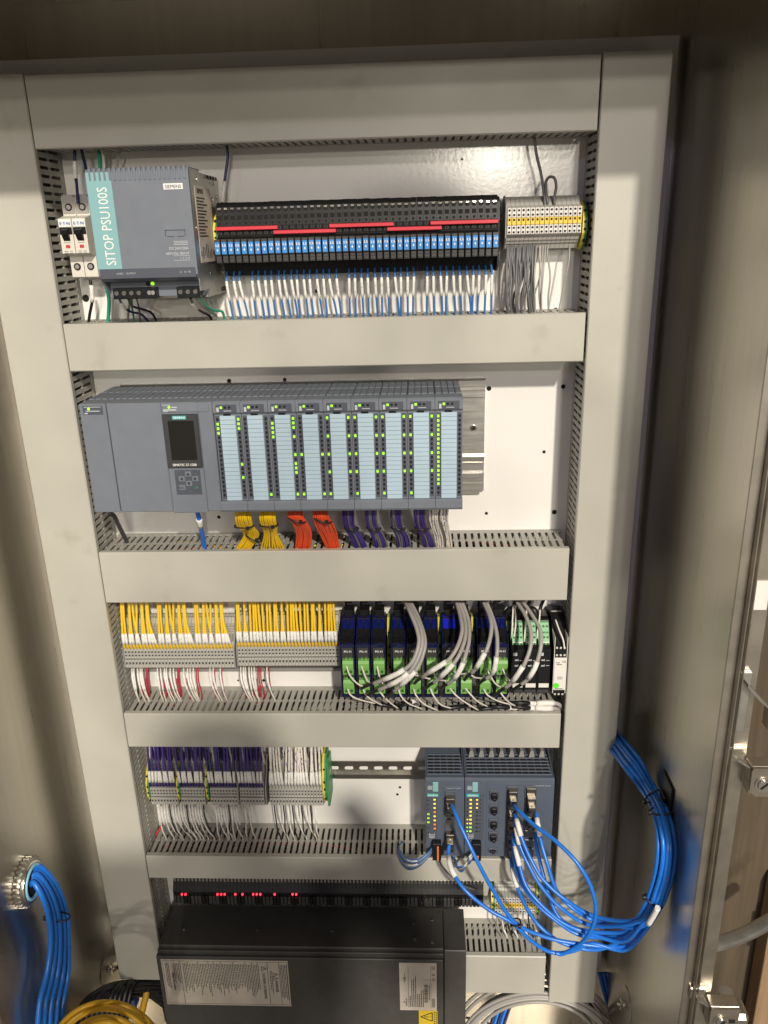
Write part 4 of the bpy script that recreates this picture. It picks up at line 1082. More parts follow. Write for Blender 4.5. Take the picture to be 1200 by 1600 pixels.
# ================================================================ fourth row: purple-wired terminals, network switches
PT4 = 5.1
tb4 = make_terminal(PT4)
groups = [(13.5, 9), (64.5, 8), (114, 9), (163.5, 8), (213, 17)]
n4 = 0
G4 = ['between the left duct and the second yellow-green clamp', 'between the second and third yellow-green clamps', 'just right of the third yellow-green clamp', 'in the fourth group of the purple-wired row', 'in the pale wide group under the striped wires']
for g, (x0, n) in enumerate(groups):
    for i in range(n):
        lab = f'slim grey terminal {G4[g]}, {nth(i)} of its group'
        o = tb4 if n4 == 0 else dup(tb4, (0, 0, 0))
        n4 += 1
        o.location = Vector((x0+i*(5.05 if g < 4 else 5.22), 76, -1098))*S
        o['label'] = lab; o['group'] = 'terminals of the fourth row'
        x = o.location.x/S + PT4/2
        if g < 4:
            for layer in range(2):
                lean = R_(-7, 2)
                m = M['w_pur'] if R_(0, 1) < .62 else M['w_purd'] if R_(0, 1) < .8 else M['w_wht']
                if layer == 0:
                    wire('purple_wire', [(x, 36, -1050), (x-.2, 29, -1042), (x+lean*.3, 28, -1024), (x+lean*.8, 36, -988), (x+lean, 46, -945)], 1.8, M['w_pur'] if i % 4 else M['w_purd'],
                         'purple wire with a white marker entering the fourth row of terminals', 'wire', 'purple terminal wires', (.16, .35))
                else:
                    wire('purple_wire', [(x+2, 56, -1020), (x+2+lean*.4, 54, -995), (x+lean, 58, -945)], 1.8, m, 'wire in the dense layer behind the front purple wires', 'wire', 'purple terminal wires')
        else:
            lean = R_(-5, 5)
            wire('striped_wire', [(x, 36, -1050), (x, 29, -1042), (x+lean*.3, 28, -1024), (x+lean*.8, 36, -988), (x+lean, 46, -945)], 1.85, M['stripe'], 'white wire with blue dashes entering the pale group of terminals', 'wire', 'striped terminal wires', (.1, .34))
            wire('striped_wire', [(x+2, 56, -1016), (x+2+lean*.4, 54, -990), (x-lean, 58, -945)], 1.8, M['stripe'] if i % 3 else M['w_gry'], 'wire in the layer behind the striped wires', 'wire', 'striped terminal wires')
for (x, k) in ((8.2, 0), (59.2, 1), (107.5, 2), (302.0, 3), (306, 4)):
    if k < 4:
        earth_terminal(x, -1090 if k < 3 else -1088, 78 if k < 3 else 94, ['yellow and green clamp at the left end of the purple-wired terminals', 'yellow and green clamp after the first purple-wired group', 'yellow and green clamp after the second purple-wired group', 'yellow and green clamp at the right end of the pale terminals'][k],
                       5.0 if k < 3 else 7, 49, 'yellow and green clamps in the fourth row')
solo(MB().prism([(0, 10), (0, 88), (-30, 96), (-40, 92), (-40, 66), (-48, 62), (-48, 14), (-40, 10)], 'x', 0, 3.4), 'end_plate', M['gg'], 'green end plate facing the empty slotted rail', 'end plate', (309.2, 76, -1096))
for k, x in enumerate((159.6, 206)):
    solo(MB().prism([(0, 0), (0, 90), (-14, 93), (-24, 84), (-29, 68), (-38, 60), (-47, 50), (-49, 33), (-49, 17), (-30, 9), (-12, -1)], 'x', 0, 2.2), 'end_plate', M['tgreyd'], ['dark divider plate before the fourth terminal group', 'dark divider plate before the pale terminal group'][k], 'end plate', (x, 76, -1097), 'divider plates in the fourth row')
for i in range(38):
    if i < 17: u0 = 247 + i*4.4
    elif i < 26: u0 = 336 + (i-17)*4.1
    elif i < 28: u0 = 382 + (i-26)*6
    else: u0 = 428 + (i-28)*7.0
    dark = (i % 3 == 1) if i < 28 else (i % 2 == 0)
    dx = R_(12, 26) if i < 17 else R_(4, 18)
    wire('black_wire' if dark else 'white_wire', [U(u0, 1250, 46), U(u0+1, 1264, 38), U(u0+3, 1278, 33), U(u0+dx*.55, 1297, 32), U(u0+dx, 1309, 38), U(u0+dx+2, 1324, 56)], 1.25, M['w_gry'] if dark and i % 2 else M['w_blk'] if dark else M['w_wht'],
         ('dark' if dark else 'white') + f' wire dropping from the fourth terminal row into the shaded duct, {nth(i)} from the left', 'wire', 'lower wires of the fourth row', (.08, .36) if not dark or i % 2 else None)
for k in range(3):
    wire('red_wire', [U(243+k*3, 1306-k*4, 44), U(246+k*3, 1300-k*4, 40), U(250+k*3, 1294-k*3, 46)], 1.6, M['red'], 'short red wire end poking out of the duct corner', 'wire', 'red wire ends in the duct corner')

def switch(x, w, label, second):
    zb = -1147
    t = thing('network_switch', label, 'network switch', (x, 76, zb))
    H, D = 151, -88
    part(MB().prism([(0, 0), (0, H), (D+4, H), (D, H-3), (D, 1.5), (D+2, 0)], 'x', 0, w), 'housing', M['scal'], t)
    part(MB().prism([(D+12, H), (-6, H+9), (0, H+9), (0, H)], 'x', 0, 1.6).prism([(D+12, H), (-6, H+9), (0, H+9), (0, H)], 'x', w-1.6, w), 'side_rim', M['scal'], t)
    gr = MB()
    nx = 5 if not second else 12
    for i in range(nx):
        for j in range(6):
            gr.box(4+i*(w-8)/nx, 4+(i+1)*(w-8)/nx-1.6, D+14+j*8.2, D+18.4+j*8.2, H-.4, H+.35)
    part(gr, 'vent_slot', M['hole'], t)
    gb = MB()
    for j in range(7): gb.box(2.4, w-2.4, D+11.4+j*8.2-1.2, D+13+j*8.2-.4, H-.2, H+1.5, .4)
    part(gb, 'vent_bar', M['scal'], t)
    tg = part(MB().box(11, 20, D-2, D, 128, 146, .8), 'teal_tab', M['teal'], t)
    lp = 36 if second else 24
    p = part(MB().box(1, lp-6 if not second else 30, D-1.2, D, 36, 126, .4), 'indicator_panel', M['sgd'], t)
    n_ = part(MB().box(2, 20 if not second else 22, D-1.7, D-1.2, 119, 124.6), 'name_plate', M['tealb'], p)
    part(MB().text('SIEMENS', (11 if not second else 12, D-1.9, 120), X_, Z_, 4.3, .5, .08), 'lettering', M['white'], p)
    dk, yl_, gl_, ol_ = MB(), MB(), MB(), MB()
    def led(mb, x, z, s=1.5): mb.box(x-s, x+s, D-1.9, D-1.2, z-s*.85, z+s*.85, .3)
    if not second:
        for k in range(8): led(dk, 4, 112-k*9, 1.2)
        for k in range(3): led(gl_, 4, 85-k*8, 1.7)
        for k, m in enumerate((yl_, yl_, yl_, ol_, yl_, yl_, ol_, ol_)): led(m, 14, 113-k*8, 1.7)
    else:
        for k in range(9): led(yl_ if k < 7 else gl_, 9, 113-k*7.6, 1.8); led(yl_ if 4 < k < 7 else dk if k < 5 else gl_, 4, 113-k*7.6, 1.2)
        for k in range(9): led(yl_ if k < 3 else dk, 19, 113-k*7.6, 1.5); led(dk, 24, 113-k*7.6, 1.0)
    part(dk, 'led_window', M['dark'], p)
    for mb, mm in ((yl_, 'y_led'), (gl_, 'g_led'), (ol_, 'o_led')):
        if mb.v: part(mb, 'led', M[mm], p)
    pr = MB().box(5, 14, D-1.5, D-1.2, 38, 39).box(5, 14, D-1.5, D-1.2, 41, 42).box(5, 14, D-1.5, D-1.2, 44, 45).box(5, 6, D-1.5, D-1.2, 38, 48).box(13.2, 14, D-1.5, D-1.2, 38, 48)
    for k in range(9): pr.box(3.5+k*.9, 4+k*.9, D-.3, D, 131, 131+6+(k % 3))
    part(pr, 'print', M['whiteg'], p)
    pw = part(MB().box(10 if not second else 12, 24 if not second else 26, D-12, D, 2, 35, .8), 'power_plug', M['dark'], t)
    o_ = MB()
    for k in range(8 if not second else 3): o_.box(17.5 if not second else 19.5, 20 if not second else 22, D-12.4, D-12, 3+k*3.6, 5.6+k*3.6)
    part(o_, 'orange_release', mat('orange_release', (.75, .20, .03), .45) if 'orel' not in M else M['orel'], pw)
    def port_block(x0, z0, z1, nm='port_block'):
        return part(MB().box(x0, x0+17, D-3, D, z0, z1, .6), nm, M['sgd'], t)
    def plug(x0, z, gold=False, lit=True):
        q = part(MB().box(x0, x0+13.5, D-13, D-2, z, z+19, .8).box(x0+1.5, x0+12, D-20, D-12, z-10, z+8, .8), 'port_plug', M['plugm'], t)
        part(MB().cyl((x0+6.7, D-13, z+11), (0, -1, 0), 1.3, .5, 8), 'rivet', M['twhite'], q)
        part(MB().box(x0+2, x0+6, D-20.4, D-19.8, z-2, z+1).box(x0+8, x0+11, D-20.4, D-19.8, z-6, z-4), 'latch_mark', M['hole'], q)
        return q
    if not second:
        part(MB().box(27, w-2, D-.8, D, 2, 138, .3), 'port_panel', M['scal'], t)
        port_block(30, 78, 130); port_block(30, 14, 68)
        plug(31.5, 104); plug(31.5, 35)
        sk = MB().box(32, 45, D-3.6, D-3, 80, 90).box(32, 45, D-3.6, D-3, 66, 76)
        part(sk, 'socket', M['plugm'], t)
        part(MB().text('SCALANCE XC208', (w-6, D-1, 133.5), X_, Z_, 2.6, 1), 'lettering', M['whiteg'], t)
    else:
        part(MB().box(34, w-1.5, D-.8, D, 2, 145, .3), 'port_panel', M['scal'], t)
        part(MB().text('SCALANCE XC216', (w-6, D-1, 139), X_, Z_, 3.2, 1), 'lettering', M['whiteg'], t)
        for z in (117, 90, 62, 37, 14):
            pb = part(MB().box(38, 53, D-3, D, z-3, z+15 if z > 20 else z+5, .6), 'port_block', M['sgd'], t)
            d = part(MB().box(40.5, 50.5, D-8, D-2, z, z+11 if z > 20 else z+3, 1.5).box(43, 48, D-12, D-7, z+1, z+6 if z > 20 else z+3, .8), 'dust_cap', M['dark'], t)
        port_block(65, 2, 140); port_block(93, 2, 140)
        for k, (x0, z) in enumerate(((67, 118), (67, 90), (67, 62), (67, 34), (96, 106), (96, 78))): plug(x0, z)
        part(MB().box(95, 110, D-6, D-3, 124, 138, .6).box(95, 110, D-6, D-3, 44, 58, .6).box(95, 110, D-6, D-3, 26, 40, .6).box(95, 110, D-6, D-3, 8, 22, .6), 'socket', M['plugm'], t)
        fin = MB()
        for i in range(8): fin.prism([(8+i*16.2, H-1), (18+i*16.2, H-1), (15.5+i*16.2, H+13), (11+i*16.2, H+13)], 'y', -34, -10)
        part(fin, 'cooling_fin', M['tgreyd'], t)
    return t
M['orel'] = mat('orange_release', (.75, .20, .03), .45, emit=(1, .25, .03), es=.25)  # faint emission makes these plastic release buttons glow, though they are no lamps
switch(470.6, 60.6, 'narrow slate blue network switch beside the empty slotted rail', False)
switch(532.4, 138.5, 'wide slate blue network switch full of blue network cables', True)

# ---- power leads of the network switches
for k in range(8):
    q = k*1.1
    m = [M['w_blue'], M['w_lgry'], M['w_blue'], M['w_gry']][k % 4]
    wire('power_lead', [U(678, 1320+q, -10), U(668, 1333+q, -30), U(652, 1343+q*1.6, -34), U(634, 1340+q*2.2, -20), U(624-q*.3, 1326+q, 5), U(628, 1316, 30), U(638, 1320, 62)], 1.2, m,
         'thin grey or blue lead looping from the narrow switch plug back into the duct', 'wire', 'power leads of the narrow switch', (.25, .42) if k in (1, 4) else None)
for k in range(5):
    q = k*2.0
    wire('power_lead', [U(742, 1326+q, -14), U(732, 1342+q, -34), U(722-q, 1362-q, -34), U(712, 1352-q, -20), U(710-q*.5, 1338, -2), U(716, 1325, 0)], 1.2, [M['w_blue'], M['w_gry'], M['w_lgry'], M['w_blk'], M['w_blue']][k],
         'thin lead looping under the wide switch plug', 'wire', 'power leads of the wide switch', (.10, .36) if k in (0, 2) else None)
wire('grey_wire', [U(684, 1338, -6), U(690, 1352, -20), U(704, 1368, -14), U(724, 1384, 0), U(750, 1392, 20)], 1.5, M['w_gry'], 'brown grey wire drooping from the narrow switch across the shaded duct', 'wire')

# ================================================================ blue network cables
NB = 'blue network cables at the right'
def net(pts, label, sl=None, r=3.0):
    return wire('network_cable', [U(*p) for p in pts], r, M['w_net'], label, 'network cable', NB, sl, n=10, seg=7)
def WX(u, v, X):
    """A photographed point lying at a known distance from the cabinet side: (u, v, depth)."""
    d = RM.transposed() @ Vector(((u-600)/F, (v-800)/F, 1.0))
    return (u, v, CAM.y + d.y*((X-CAM.x)/d.x))
BR = random.Random(11)
def tail(k, start):
    """The common run: along the side wall of the cabinet and behind the right-hand duct; k = place in the round bundle."""
    off = [-13, -6, 2, -9, 6, 0, 9, 14][k]
    lay = [0, -6, -7, 5, -5, 5, 5, 0][k]
    st = [(972, 1470, None, .25, .97), (1002, 1444, 773, .62, .78), (1029, 1394, 784, .92, .4), (1041, 1330, 786, 1, .02), (1032, 1268, 787, .95, -.3), (1009, 1225, 786, .78, -.6), (985, 1190, None, .7, -.7), (955, 1152, None, .6, -.6)]
    out = []
    for i, (u, v, X, nx, ny) in enumerate(st):
        Y = WX(u, v, X)[2] if X else (-134, 0, 0, 0, 0, 0, -60, 30)[i]
        j = off*(.78 if i in (1, 4, 5) else 1.0) + BR.uniform(-1.2, 1.2)
        out.append((u + nx*j, v + ny*j, Y + lay + BR.uniform(-1, 1)))
    return out
net([(706, 1258, -34), (712, 1272, -52), (724, 1300, -70), (746, 1346, -92), (772, 1394, -104), (803, 1440, -112), (846, 1462, -116), (900, 1474, -120)] + tail(6, 0), 'blue network cable from the upper port of the narrow switch')
net([(702, 1320, -34), (701, 1336, -46), (706, 1360, -70), (728, 1392, -92), (765, 1422, -104), (802, 1443, -112), (830, 1470, -116), (862, 1488, -118), (896, 1486, -120), (925, 1474, -120)] + tail(7, 0), 'blue network cable with a white marker from the lower port of the narrow switch', (.02, .06))
net([(803, 1259, -34), (812, 1268, -52), (836, 1290, -78), (868, 1314, -104), (900, 1346, -126), (922, 1382, -138), (931, 1420, -140), (925, 1450, -136), (908, 1474, -128), (880, 1490, -122), (868, 1489, -120)], 'blue cable looping forward in a wide arc from the top port of the wide switch')
net([(804, 1272, -30), (808, 1284, -46), (816, 1312, -62), (830, 1344, -80), (850, 1376, -96), (884, 1406, -110), (930, 1432, -118)] + tail(0, 0)[1:], 'blue network cable with a white marker, second port of the wide switch', (.018, .055))
net([(803, 1276, -28), (806, 1292, -44), (812, 1320, -58), (826, 1352, -76), (846, 1386, -92), (878, 1420, -106), (925, 1446, -116)] + tail(1, 0)[1:], 'blue network cable just below the marked one on the wide switch', (.025, .06))
net([(801, 1300, -28), (803, 1314, -42), (810, 1346, -60), (822, 1384, -82), (846, 1414, -98), (880, 1442, -110), (920, 1458, -118)] + tail(2, 0), 'blue network cable from the third port of the wide switch', (.03, .07))
net([(800, 1304, -24), (803, 1340, -44), (814, 1378, -66), (836, 1410, -88), (868, 1438, -104), (910, 1462, -114)] + tail(3, 0), 'blue network cable running low behind the third port cable')
net([(799, 1342, -26), (801, 1362, -44), (812, 1396, -68), (826, 1424, -88), (846, 1450, -104), (880, 1474, -114), (930, 1484, -120)] + tail(5, 0), 'blue network cable from the lowest port of the wide switch', (.02, .06))
net([(838, 1270, -30), (840, 1286, -44), (846, 1318, -58), (856, 1352, -76), (870, 1392, -92), (896, 1420, -106), (935, 1440, -114)] + tail(4, 0)[1:], 'blue network cable with a white marker from the right hand port column', (.012, .05))
net([(836, 1300, -26), (840, 1330, -44), (850, 1372, -66), (860, 1406, -84), (874, 1434, -98), (905, 1452, -110)] + tail(0, 0), 'blue network cable hanging behind the right hand port column')
tie(806, 1441, -112, 7.5, 7.5, 'small black tie joining two blue cables by the short lower duct', .2)
def bundle_tie(u, v, Y, a, b, rz, label):
    p = U(u, v, Y)
    t = thing('cable_tie', label, 'cable tie', p, 'black ties round the blue cables')
    e1 = Vector((math.cos(rz), 0, math.sin(rz))); e2 = Vector((0, 1, 0))
    part(MB().sweep([tuple(e1*a*math.cos(q) + e2*b*math.sin(q)) for q in [2*math.pi*i/22 for i in range(22)]], 1.3, 6, True), 'band', M['w_blk'], t)
    c = e1*(-a) + e2*(-2)
    part(MB().box(c.x-4, c.x+1, c.y-3, c.y+3, c.z-3, c.z+3, .7), 'head', M['w_blk'], t)
bundle_tie(*WX(1024, 1244, 786), 15, 9, .55, 'upper black tie of the pair on the blue cables near the cabinet side')
bundle_tie(*WX(1034, 1266, 787), 15, 9, .15, 'lower black tie of the pair on the blue cables near the cabinet side')
bundle_tie(*WX(1021, 1408, 780), 15, 9, -.6, 'black tie at the bend of the blue cables above the printed sleeve')
p = U(*WX(1042, 1248, 799.6))
t = thing('tie_mount', 'black adhesive tie mount on the cabinet side behind the blue cables', 'tie mount', (799.6, p.y, p.z))
part(MB().box(-3, 0, -22, 22, -30, 32, .8).box(-7, -3, -10, 10, -8, 8, .8), 'base', M['dark'], t)
p = [U(*WX(1028, 1418, 780)), U(*WX(1021, 1431, 777)), U(*WX(1013, 1444, 773))]
solo(MB().tube([q - p[0] for q in p], 3.8, 10, 4), 'printed_sleeve', M['sleeve'], 'white printed sleeve on a blue cable at the bend of the bundle', 'sleeve', p[0])

# ---- blue cables entering through the left side of the cabinet
from_hub = Vector((-118, -150, -1072))
t = thing('conduit_hub', 'ribbed metal conduit nut with a pale blue bushing on the left cabinet side', 'conduit hub', from_hub)
nut = MB().cyl((0, 0, 0), (1, 0, 0), 33, 11, 40)
part(nut, 'locknut', M['zinc'], t)
rg = MB()
for k in range(28):
    a = 2*math.pi*k/28
    e = Vector((0, math.cos(a), math.sin(a))); f = Vector((0, -math.sin(a), math.cos(a)))
    c = e*33
    q = [c + f*2, c + e*3 + f*1.2, c + e*3 - f*1.2, c - f*2]
    n = len(rg.v)
    for x in (1, 10): rg.v += [(x, v.y, v.z) for v in q]
    rg.face((n, n+1, n+2, n+3)); rg.face((n+4, n+7, n+6, n+5))
    for i in range(4): rg.face((n+i, n+4+i, n+4+(i+1) % 4, n+(i+1) % 4))
part(rg, 'nut_rib', M['zinc'], t)
part(MB().ring((12, 0, 0), (1, 0, 0), 27, 3.0, 36, 8), 'collar', M['chrome'], t)
part(MB().ring((14, 0, 0), (1, 0, 0), 23.5, 2.6, 36, 8), 'bushing', M['jblue'], t)
part(MB().cyl((11.4, 0, 0), (1, 0, 0), 23, .4, 30), 'opening', M['hole'], t)
LB = 'blue network cables from the left hub'
lp = ['front blue cable of the bundle from the left conduit hub', 'second blue cable of the bundle from the left conduit hub', 'third blue cable of the bundle from the left conduit hub', 'rear blue cable of the bundle from the left conduit hub', 'lowest blue cable of the bundle from the left conduit hub']
for k in range(5):
    o = (k-2)*4.6
    pts = [(-112, -150+o*.6, -1066+o*1.3)]
    for (u, v, X) in ((58+o*.7, 1367-o*1.3, -102), (78+o*1.4, 1394-o*.6, -90), (90+o*1.6, 1430, -90), (93+o*1.5, 1470, -96), (90+o*1.8, 1520, -100), (80+o*2.0, 1570, -102), (76+o*2, 1640, -104)):
        q = WX(u, v, X)
        pts.append(tuple(U(q[0], q[1], q[2] + (k % 2)*2.5)))
    wire('network_cable', pts, 4.0, M['w_net'], lp[k], 'network cable', LB, n=12, seg=7)
bundle_tie(*WX(91, 1433, -90), 18, 9, .0, 'black tie round the blue cables below the left conduit hub')

# ================================================================ fifth row and the black power unit
def make_small_relay():
    t = thing('output_relay', 'x', 'relay', (0, 76, 0))
    w = 6.1
    part(MB().prism([(0, 6), (0, 70), (-26, 76), (-36, 72), (-42, 58), (-46, 50), (-46, 26), (-30, 10)], 'x', 0, w), 'socket', M['dark'], t)
    part(MB().box(w/2-1.7, w/2+1.7, -39, -32, 66, 73, .3), 'clamp_screw', M['zinc'], t)
    part(MB().box(.6, w-.6, -50, -45, 27, 44, .3), 'relay_body', M['gblk'] , t)
    return t
sr = make_small_relay()
sr2 = dup(sr, (0, 0, 0))
for c in col.objects:
    if c.parent is sr2 and c.name.startswith('relay_body'): c.data = c.data.copy(); c.data.materials[0] = M['dark']
KIDS[sr2.name] = [c for c in col.objects if c.parent is sr2]
NS = 86
for i in range(NS):
    x = 27 + i*6.3
    o = sr if i == 0 else sr2 if i == 3 else dup(sr if i % 5 < 3 else sr2, (x, 76, -1318))
    o.location = Vector((x, 76, -1318))*S
    o['label'] = f'slim black relay in the dark gap, {nth(i)} from the left duct' if i < 43 else f'slim black relay in the dark gap, {nth(NS-1-i)} from the small grey terminals'
    o['group'] = 'relays in the dark gap'
for u in (282, 287.5, 292, 338, 342.5, 347, 351, 368, 376, 398, 402.5, 406, 428, 457, 461.5, 465):
    p = U(u, 1398, 28)
    i = int((p.x-27)/6.3)
    solo(MB().box(-1.5, 1.5, -1.5, 5, -1.5, 1.5, .4), 'led', M['r_led'], f'small lit red lamp on the {nth(i)} relay of the dark gap', 'indicator lamp', (27+i*6.3+3, 29, p.z), 'red lamps in the dark gap')
for i in range(30):
    x = 34 + i*17
    wire('red_wire', [(x, 40, -1205), (x+1, 40, -1218), (x+R_(-2, 2), 44, -1236), (x+1, 48, -1248)], 1.5, M['w_redw'] if i < 20 else M['red'], 'red wire dropping from the shaded duct to the relays in the dark gap', 'wire', 'red wires above the dark gap')
t3b = None
for i in range(12):
    o = dup(t3, (588 + i*5.9, 76, -1322), f'grey terminal with a yellow band beside the lower duct, {nth(i)} from the dark relays', 'small terminals beside the lower duct')
earth_terminal(582.0, -1322, 60, 'green and yellow end terminal between the dark relays and the small grey terminals', 5.6, 48)
earth_terminal(659.5, -1322, 60, 'green and yellow end terminal at the right of the small grey terminals', 5.6, 48)
solo(MB().box(0, 12, -26, 0, 0, 40, .6).box(1.5, 10.5, -27, -26, 20, 34, .4), 'end_stop', M['tgrey'], 'pale grey end stop at the right end of the dark relays', 'end stop', (568, 76, -1290))
for k in range(8):
    u = 776 + k*8.2
    wire('white_wire', [U(u, 1428, 44), U(u+1, 1440, 36), U(u+3, 1452, 34), U(u+8, 1464, 40), U(u+10, 1480, 58)], 1.3, [M['w_lgry'], M['w_wht'], M['w_blk'], M['w_lgry']][k % 4], 'short wire dropping from the small grey terminals into the lower duct', 'wire', 'wires of the small grey terminals', (.3, .6) if k % 2 else None)
for k in range(4):
    wire('white_wire', [U(848+k, 1482+k*6, 40), U(854, 1490+k*12, 30), U(857, 1500+k*14, 40)], 1.2, M['w_wht'] if k % 2 else M['w_gry'], 'thin wire in the gap between the lower duct and the right duct', 'wire', 'thin wires in the duct gap')

# the black power unit lying across the bottom of the panel
t = thing('power_unit', 'large black power unit with a cream safety label, across the bottom of the panel', 'power unit', (12, 60, -1800))
Wp, Hp, Dp = 524, 472, -88
part(MB().box(0, Wp-38, Dp+1, 0, 0, Hp, 1.2), 'case', M['ups'], t)
part(MB().box(Wp-37, Wp, Dp-1, 0, 0, Hp-1, 1.2), 'end_bezel', M['ups'], t)
part(MB().box(-3.5, Wp-38.6, Dp-9, Dp, 0, Hp-14, 1.0), 'front_panel', M['ups'], t)
part(MB().box(-1.5, Wp-38, Dp-4, Dp+4, Hp-15, Hp-6, .8), 'lid_fold', M['ups'], t)
for (u, v) in ((287, 1452), (402, 1453), (519, 1454), (647, 1443), (648, 1468), (675, 1437), (676, 1473)):
    d = (U(u, v, 0) - CAM); k = (-1328 - CAM.z)/d.z; p = CAM + d*k
    s = part(MB().cyl((p.x-12, p.y-60, Hp), (0, 0, 1), 2.6, 1.0, 12), 'screw', M['zinc'], t)
    part(MB().cyl((p.x-12, p.y-60, Hp+1), (0, 0, 1), 1.0, .25, 6), 'socket_hole', M['hole'], s)
yf = Dp-9.3
lb = part(MB().box(4, 222, yf, yf+.4, Hp-124, Hp-20), 'safety_label', M['paper'], t)
pr = MB()
zt_, zb_ = Hp-23, Hp-121
y1, y2 = yf-.15, yf
pr.box(6, 220, y1, y2, zt_-.5, zt_).box(6, 220, y1, y2, zb_, zb_+.5).box(6, 6.5, y1, y2, zb_, zt_).box(219.5, 220, y1, y2, zb_, zt_)
pr.box(36, 36.7, y1, y2, zb_, zt_).box(186, 186.7, y1, y2, zb_, zt_).box(206, 206.7, y1, y2, zb_, zt_)
rp = random.Random(3)
def lines(x0, x1, st, fr=(.55, .95), top=zt_-6):
    x = x0
    while x < x1:
        z = top
        end = top - 82*rp.uniform(*fr)
        while z > end:
            L = rp.uniform(2.5, 8)
            pr.box(x, x+1.15, y1, y2, max(z-L, end), z)
            z -= L + 1.1
        x += st
lines(10, 17, 2.6, (.6, .75)); lines(25, 33, 2.6, (.4, .6))
lines(41, 172, 2.75); lines(190, 193, 2.6, (.5, .7), zt_-20); lines(208, 219, 2.6, (.9, .98))
DOWN = (0, 0, -1)
pr.text('Safety Information', (20.5, y1, zt_-26), DOWN, X_, 6.2, 0, .12, .9)
pr.text('CAUTION / ATTENTION', (177, y1, zt_-24), DOWN, X_, 6.4, 0, .12, .85)
pr.text('DANGER', (198, y1, zt_-42), DOWN, X_, 7, 0, .16, .95)
def warn_tri(mb, x, z, s, y, horizontal=True):
    a, b, c = (x+s, z), (x-s*.8, z+s), (x-s*.8, z-s)
    for p, q in ((a, b), (b, c), (c, a)):
        dx, dz = q[0]-p[0], q[1]-p[1]; l = math.hypot(dx, dz); nx, nz = -dz/l*s*.09, dx/l*s*.09
        mb.prism([(p[0]+nx, p[1]+nz), (q[0]+nx, q[1]+nz), (q[0]-nx, q[1]-nz), (p[0]-nx, p[1]-nz)], 'y', y-.15, y)
    mb.box(x-s*.2, x+s*.4, y-.15, y, z-s*.08, z+s*.08).box(x-s*.5, x-s*.34, y-.15, y, z-s*.08, z+s*.08)
warn_tri(pr, 180, zt_-15, 5, y2); warn_tri(pr, 199, zt_-28, 4.5, y2); warn_tri(pr, 199, zt_-37, 4.5, y2)
for x in (50, 67, 85, 94, 107, 128, 148, 160, 170): pr.cyl((x, y2, zt_-3.4), (0, -1, 0), 1.2, .15, 8)
part(pr, 'lettering', M['ink'], lb)
l2 = part(MB().box(411, 474, yf, yf+.4, Hp-128, Hp-20), 'data_label', M['paper'], t)
pr = MB()
UPV = (0, 0, 1); LEFT = (-1, 0, 0)
zb2, zt2 = Hp-126, Hp-22
pr.box(425.6, 426.2, y1, y2, zb2+4, zt2-4).box(464, 464.5, y1, y2, zb2+4, zt2-4).box(452, 464, y1, y2, zt2-36, zt2-35.6)
pr.text('EMERSON.', (423.5, y1, zb2+8), UPV, LEFT, 4.0, 0, .14)
pr.cyl((418.5, y2, zb2+17), (0, -1, 0), 1.7, .15, 4)
pr.text('UL', (422, y1, zb2+66), UPV, LEFT, 8, 0, .12); pr.box(419.6, 420.3, y1, y2, zb2+60, zb2+84)
for x, L in ((427.8, 25), (431, 62), (434.2, 65), (437.4, 70), (440.8, 30), (444, 30), (447, 38), (450.2, 40)):
    z = zb2+6
    while z < zb2+6+L:
        q = rp.uniform(2, 6); pr.box(x, x+1.5, y1, y2, z, min(z+q, zb2+6+L)); z += q+.9
z = zb2+17
while z < zb2+58:
    q = rp.choice((.5, .9, 1.4)); pr.box(453, 459, y1, y2, z, z+q); z += q+rp.choice((.5, .8, 1.1))
z = zb2+22
while z < zb2+54: pr.box(460.6, 462, y1, y2, z, z+2.5); z += 3.4
pr.text('CE', (462, y1, zt2-14), UPV, LEFT, 0.1, 0)
pr.text('FC', (471.5, y1, zb2+66), UPV, LEFT, 7, 0, .12); pr.box(466, 471, y1, y2, zb2+78, zb2+79.2).box(466, 471, y1, y2, zb2+81, zb2+82)
for x in (466, 468, 470): pr.box(x, x+1, y1, y2, zb2+5, zb2+26); pr.box(x, x+.8, y1, y2, zt2-13, zt2-5)
part(pr, 'lettering', M['ink'], l2)
l3 = part(MB().box(443, 475, yf, yf+.4, Hp-180, Hp-128.4), 'warning_label', M['warn'], t)
pr = MB()
zz = Hp-143
a, b, c = (446, zz), (466, zz+10), (466, zz-10)
for p, q in ((a, b), (b, c), (c, a)):
    dx, dz = q[0]-p[0], q[1]-p[1]; l = math.hypot(dx, dz); nx, nz = -dz/l*.9, dx/l*.9
    pr.prism([(p[0]+nx, p[1]+nz), (q[0]+nx, q[1]+nz), (q[0]-nx, q[1]-nz), (p[0]-nx, p[1]-nz)], 'y', y1, y2)
pr.box(452, 460, y1, y2, zz-.8, zz+.8).cyl((462.6, y2, zz), (0, -1, 0), 1.1, .15, 8).box(467.6, 468, y1, y2, Hp-178, Hp-130)
for k in range(8): pr.box(469.5, 471.5, y1, y2, Hp-134-k*5.2, Hp-131-k*5.2).box(472.5, 474, y1, y2, Hp-135-k*5.2, Hp-131.6-k*5.2)
part(pr, 'lettering', M['ink'], l3)

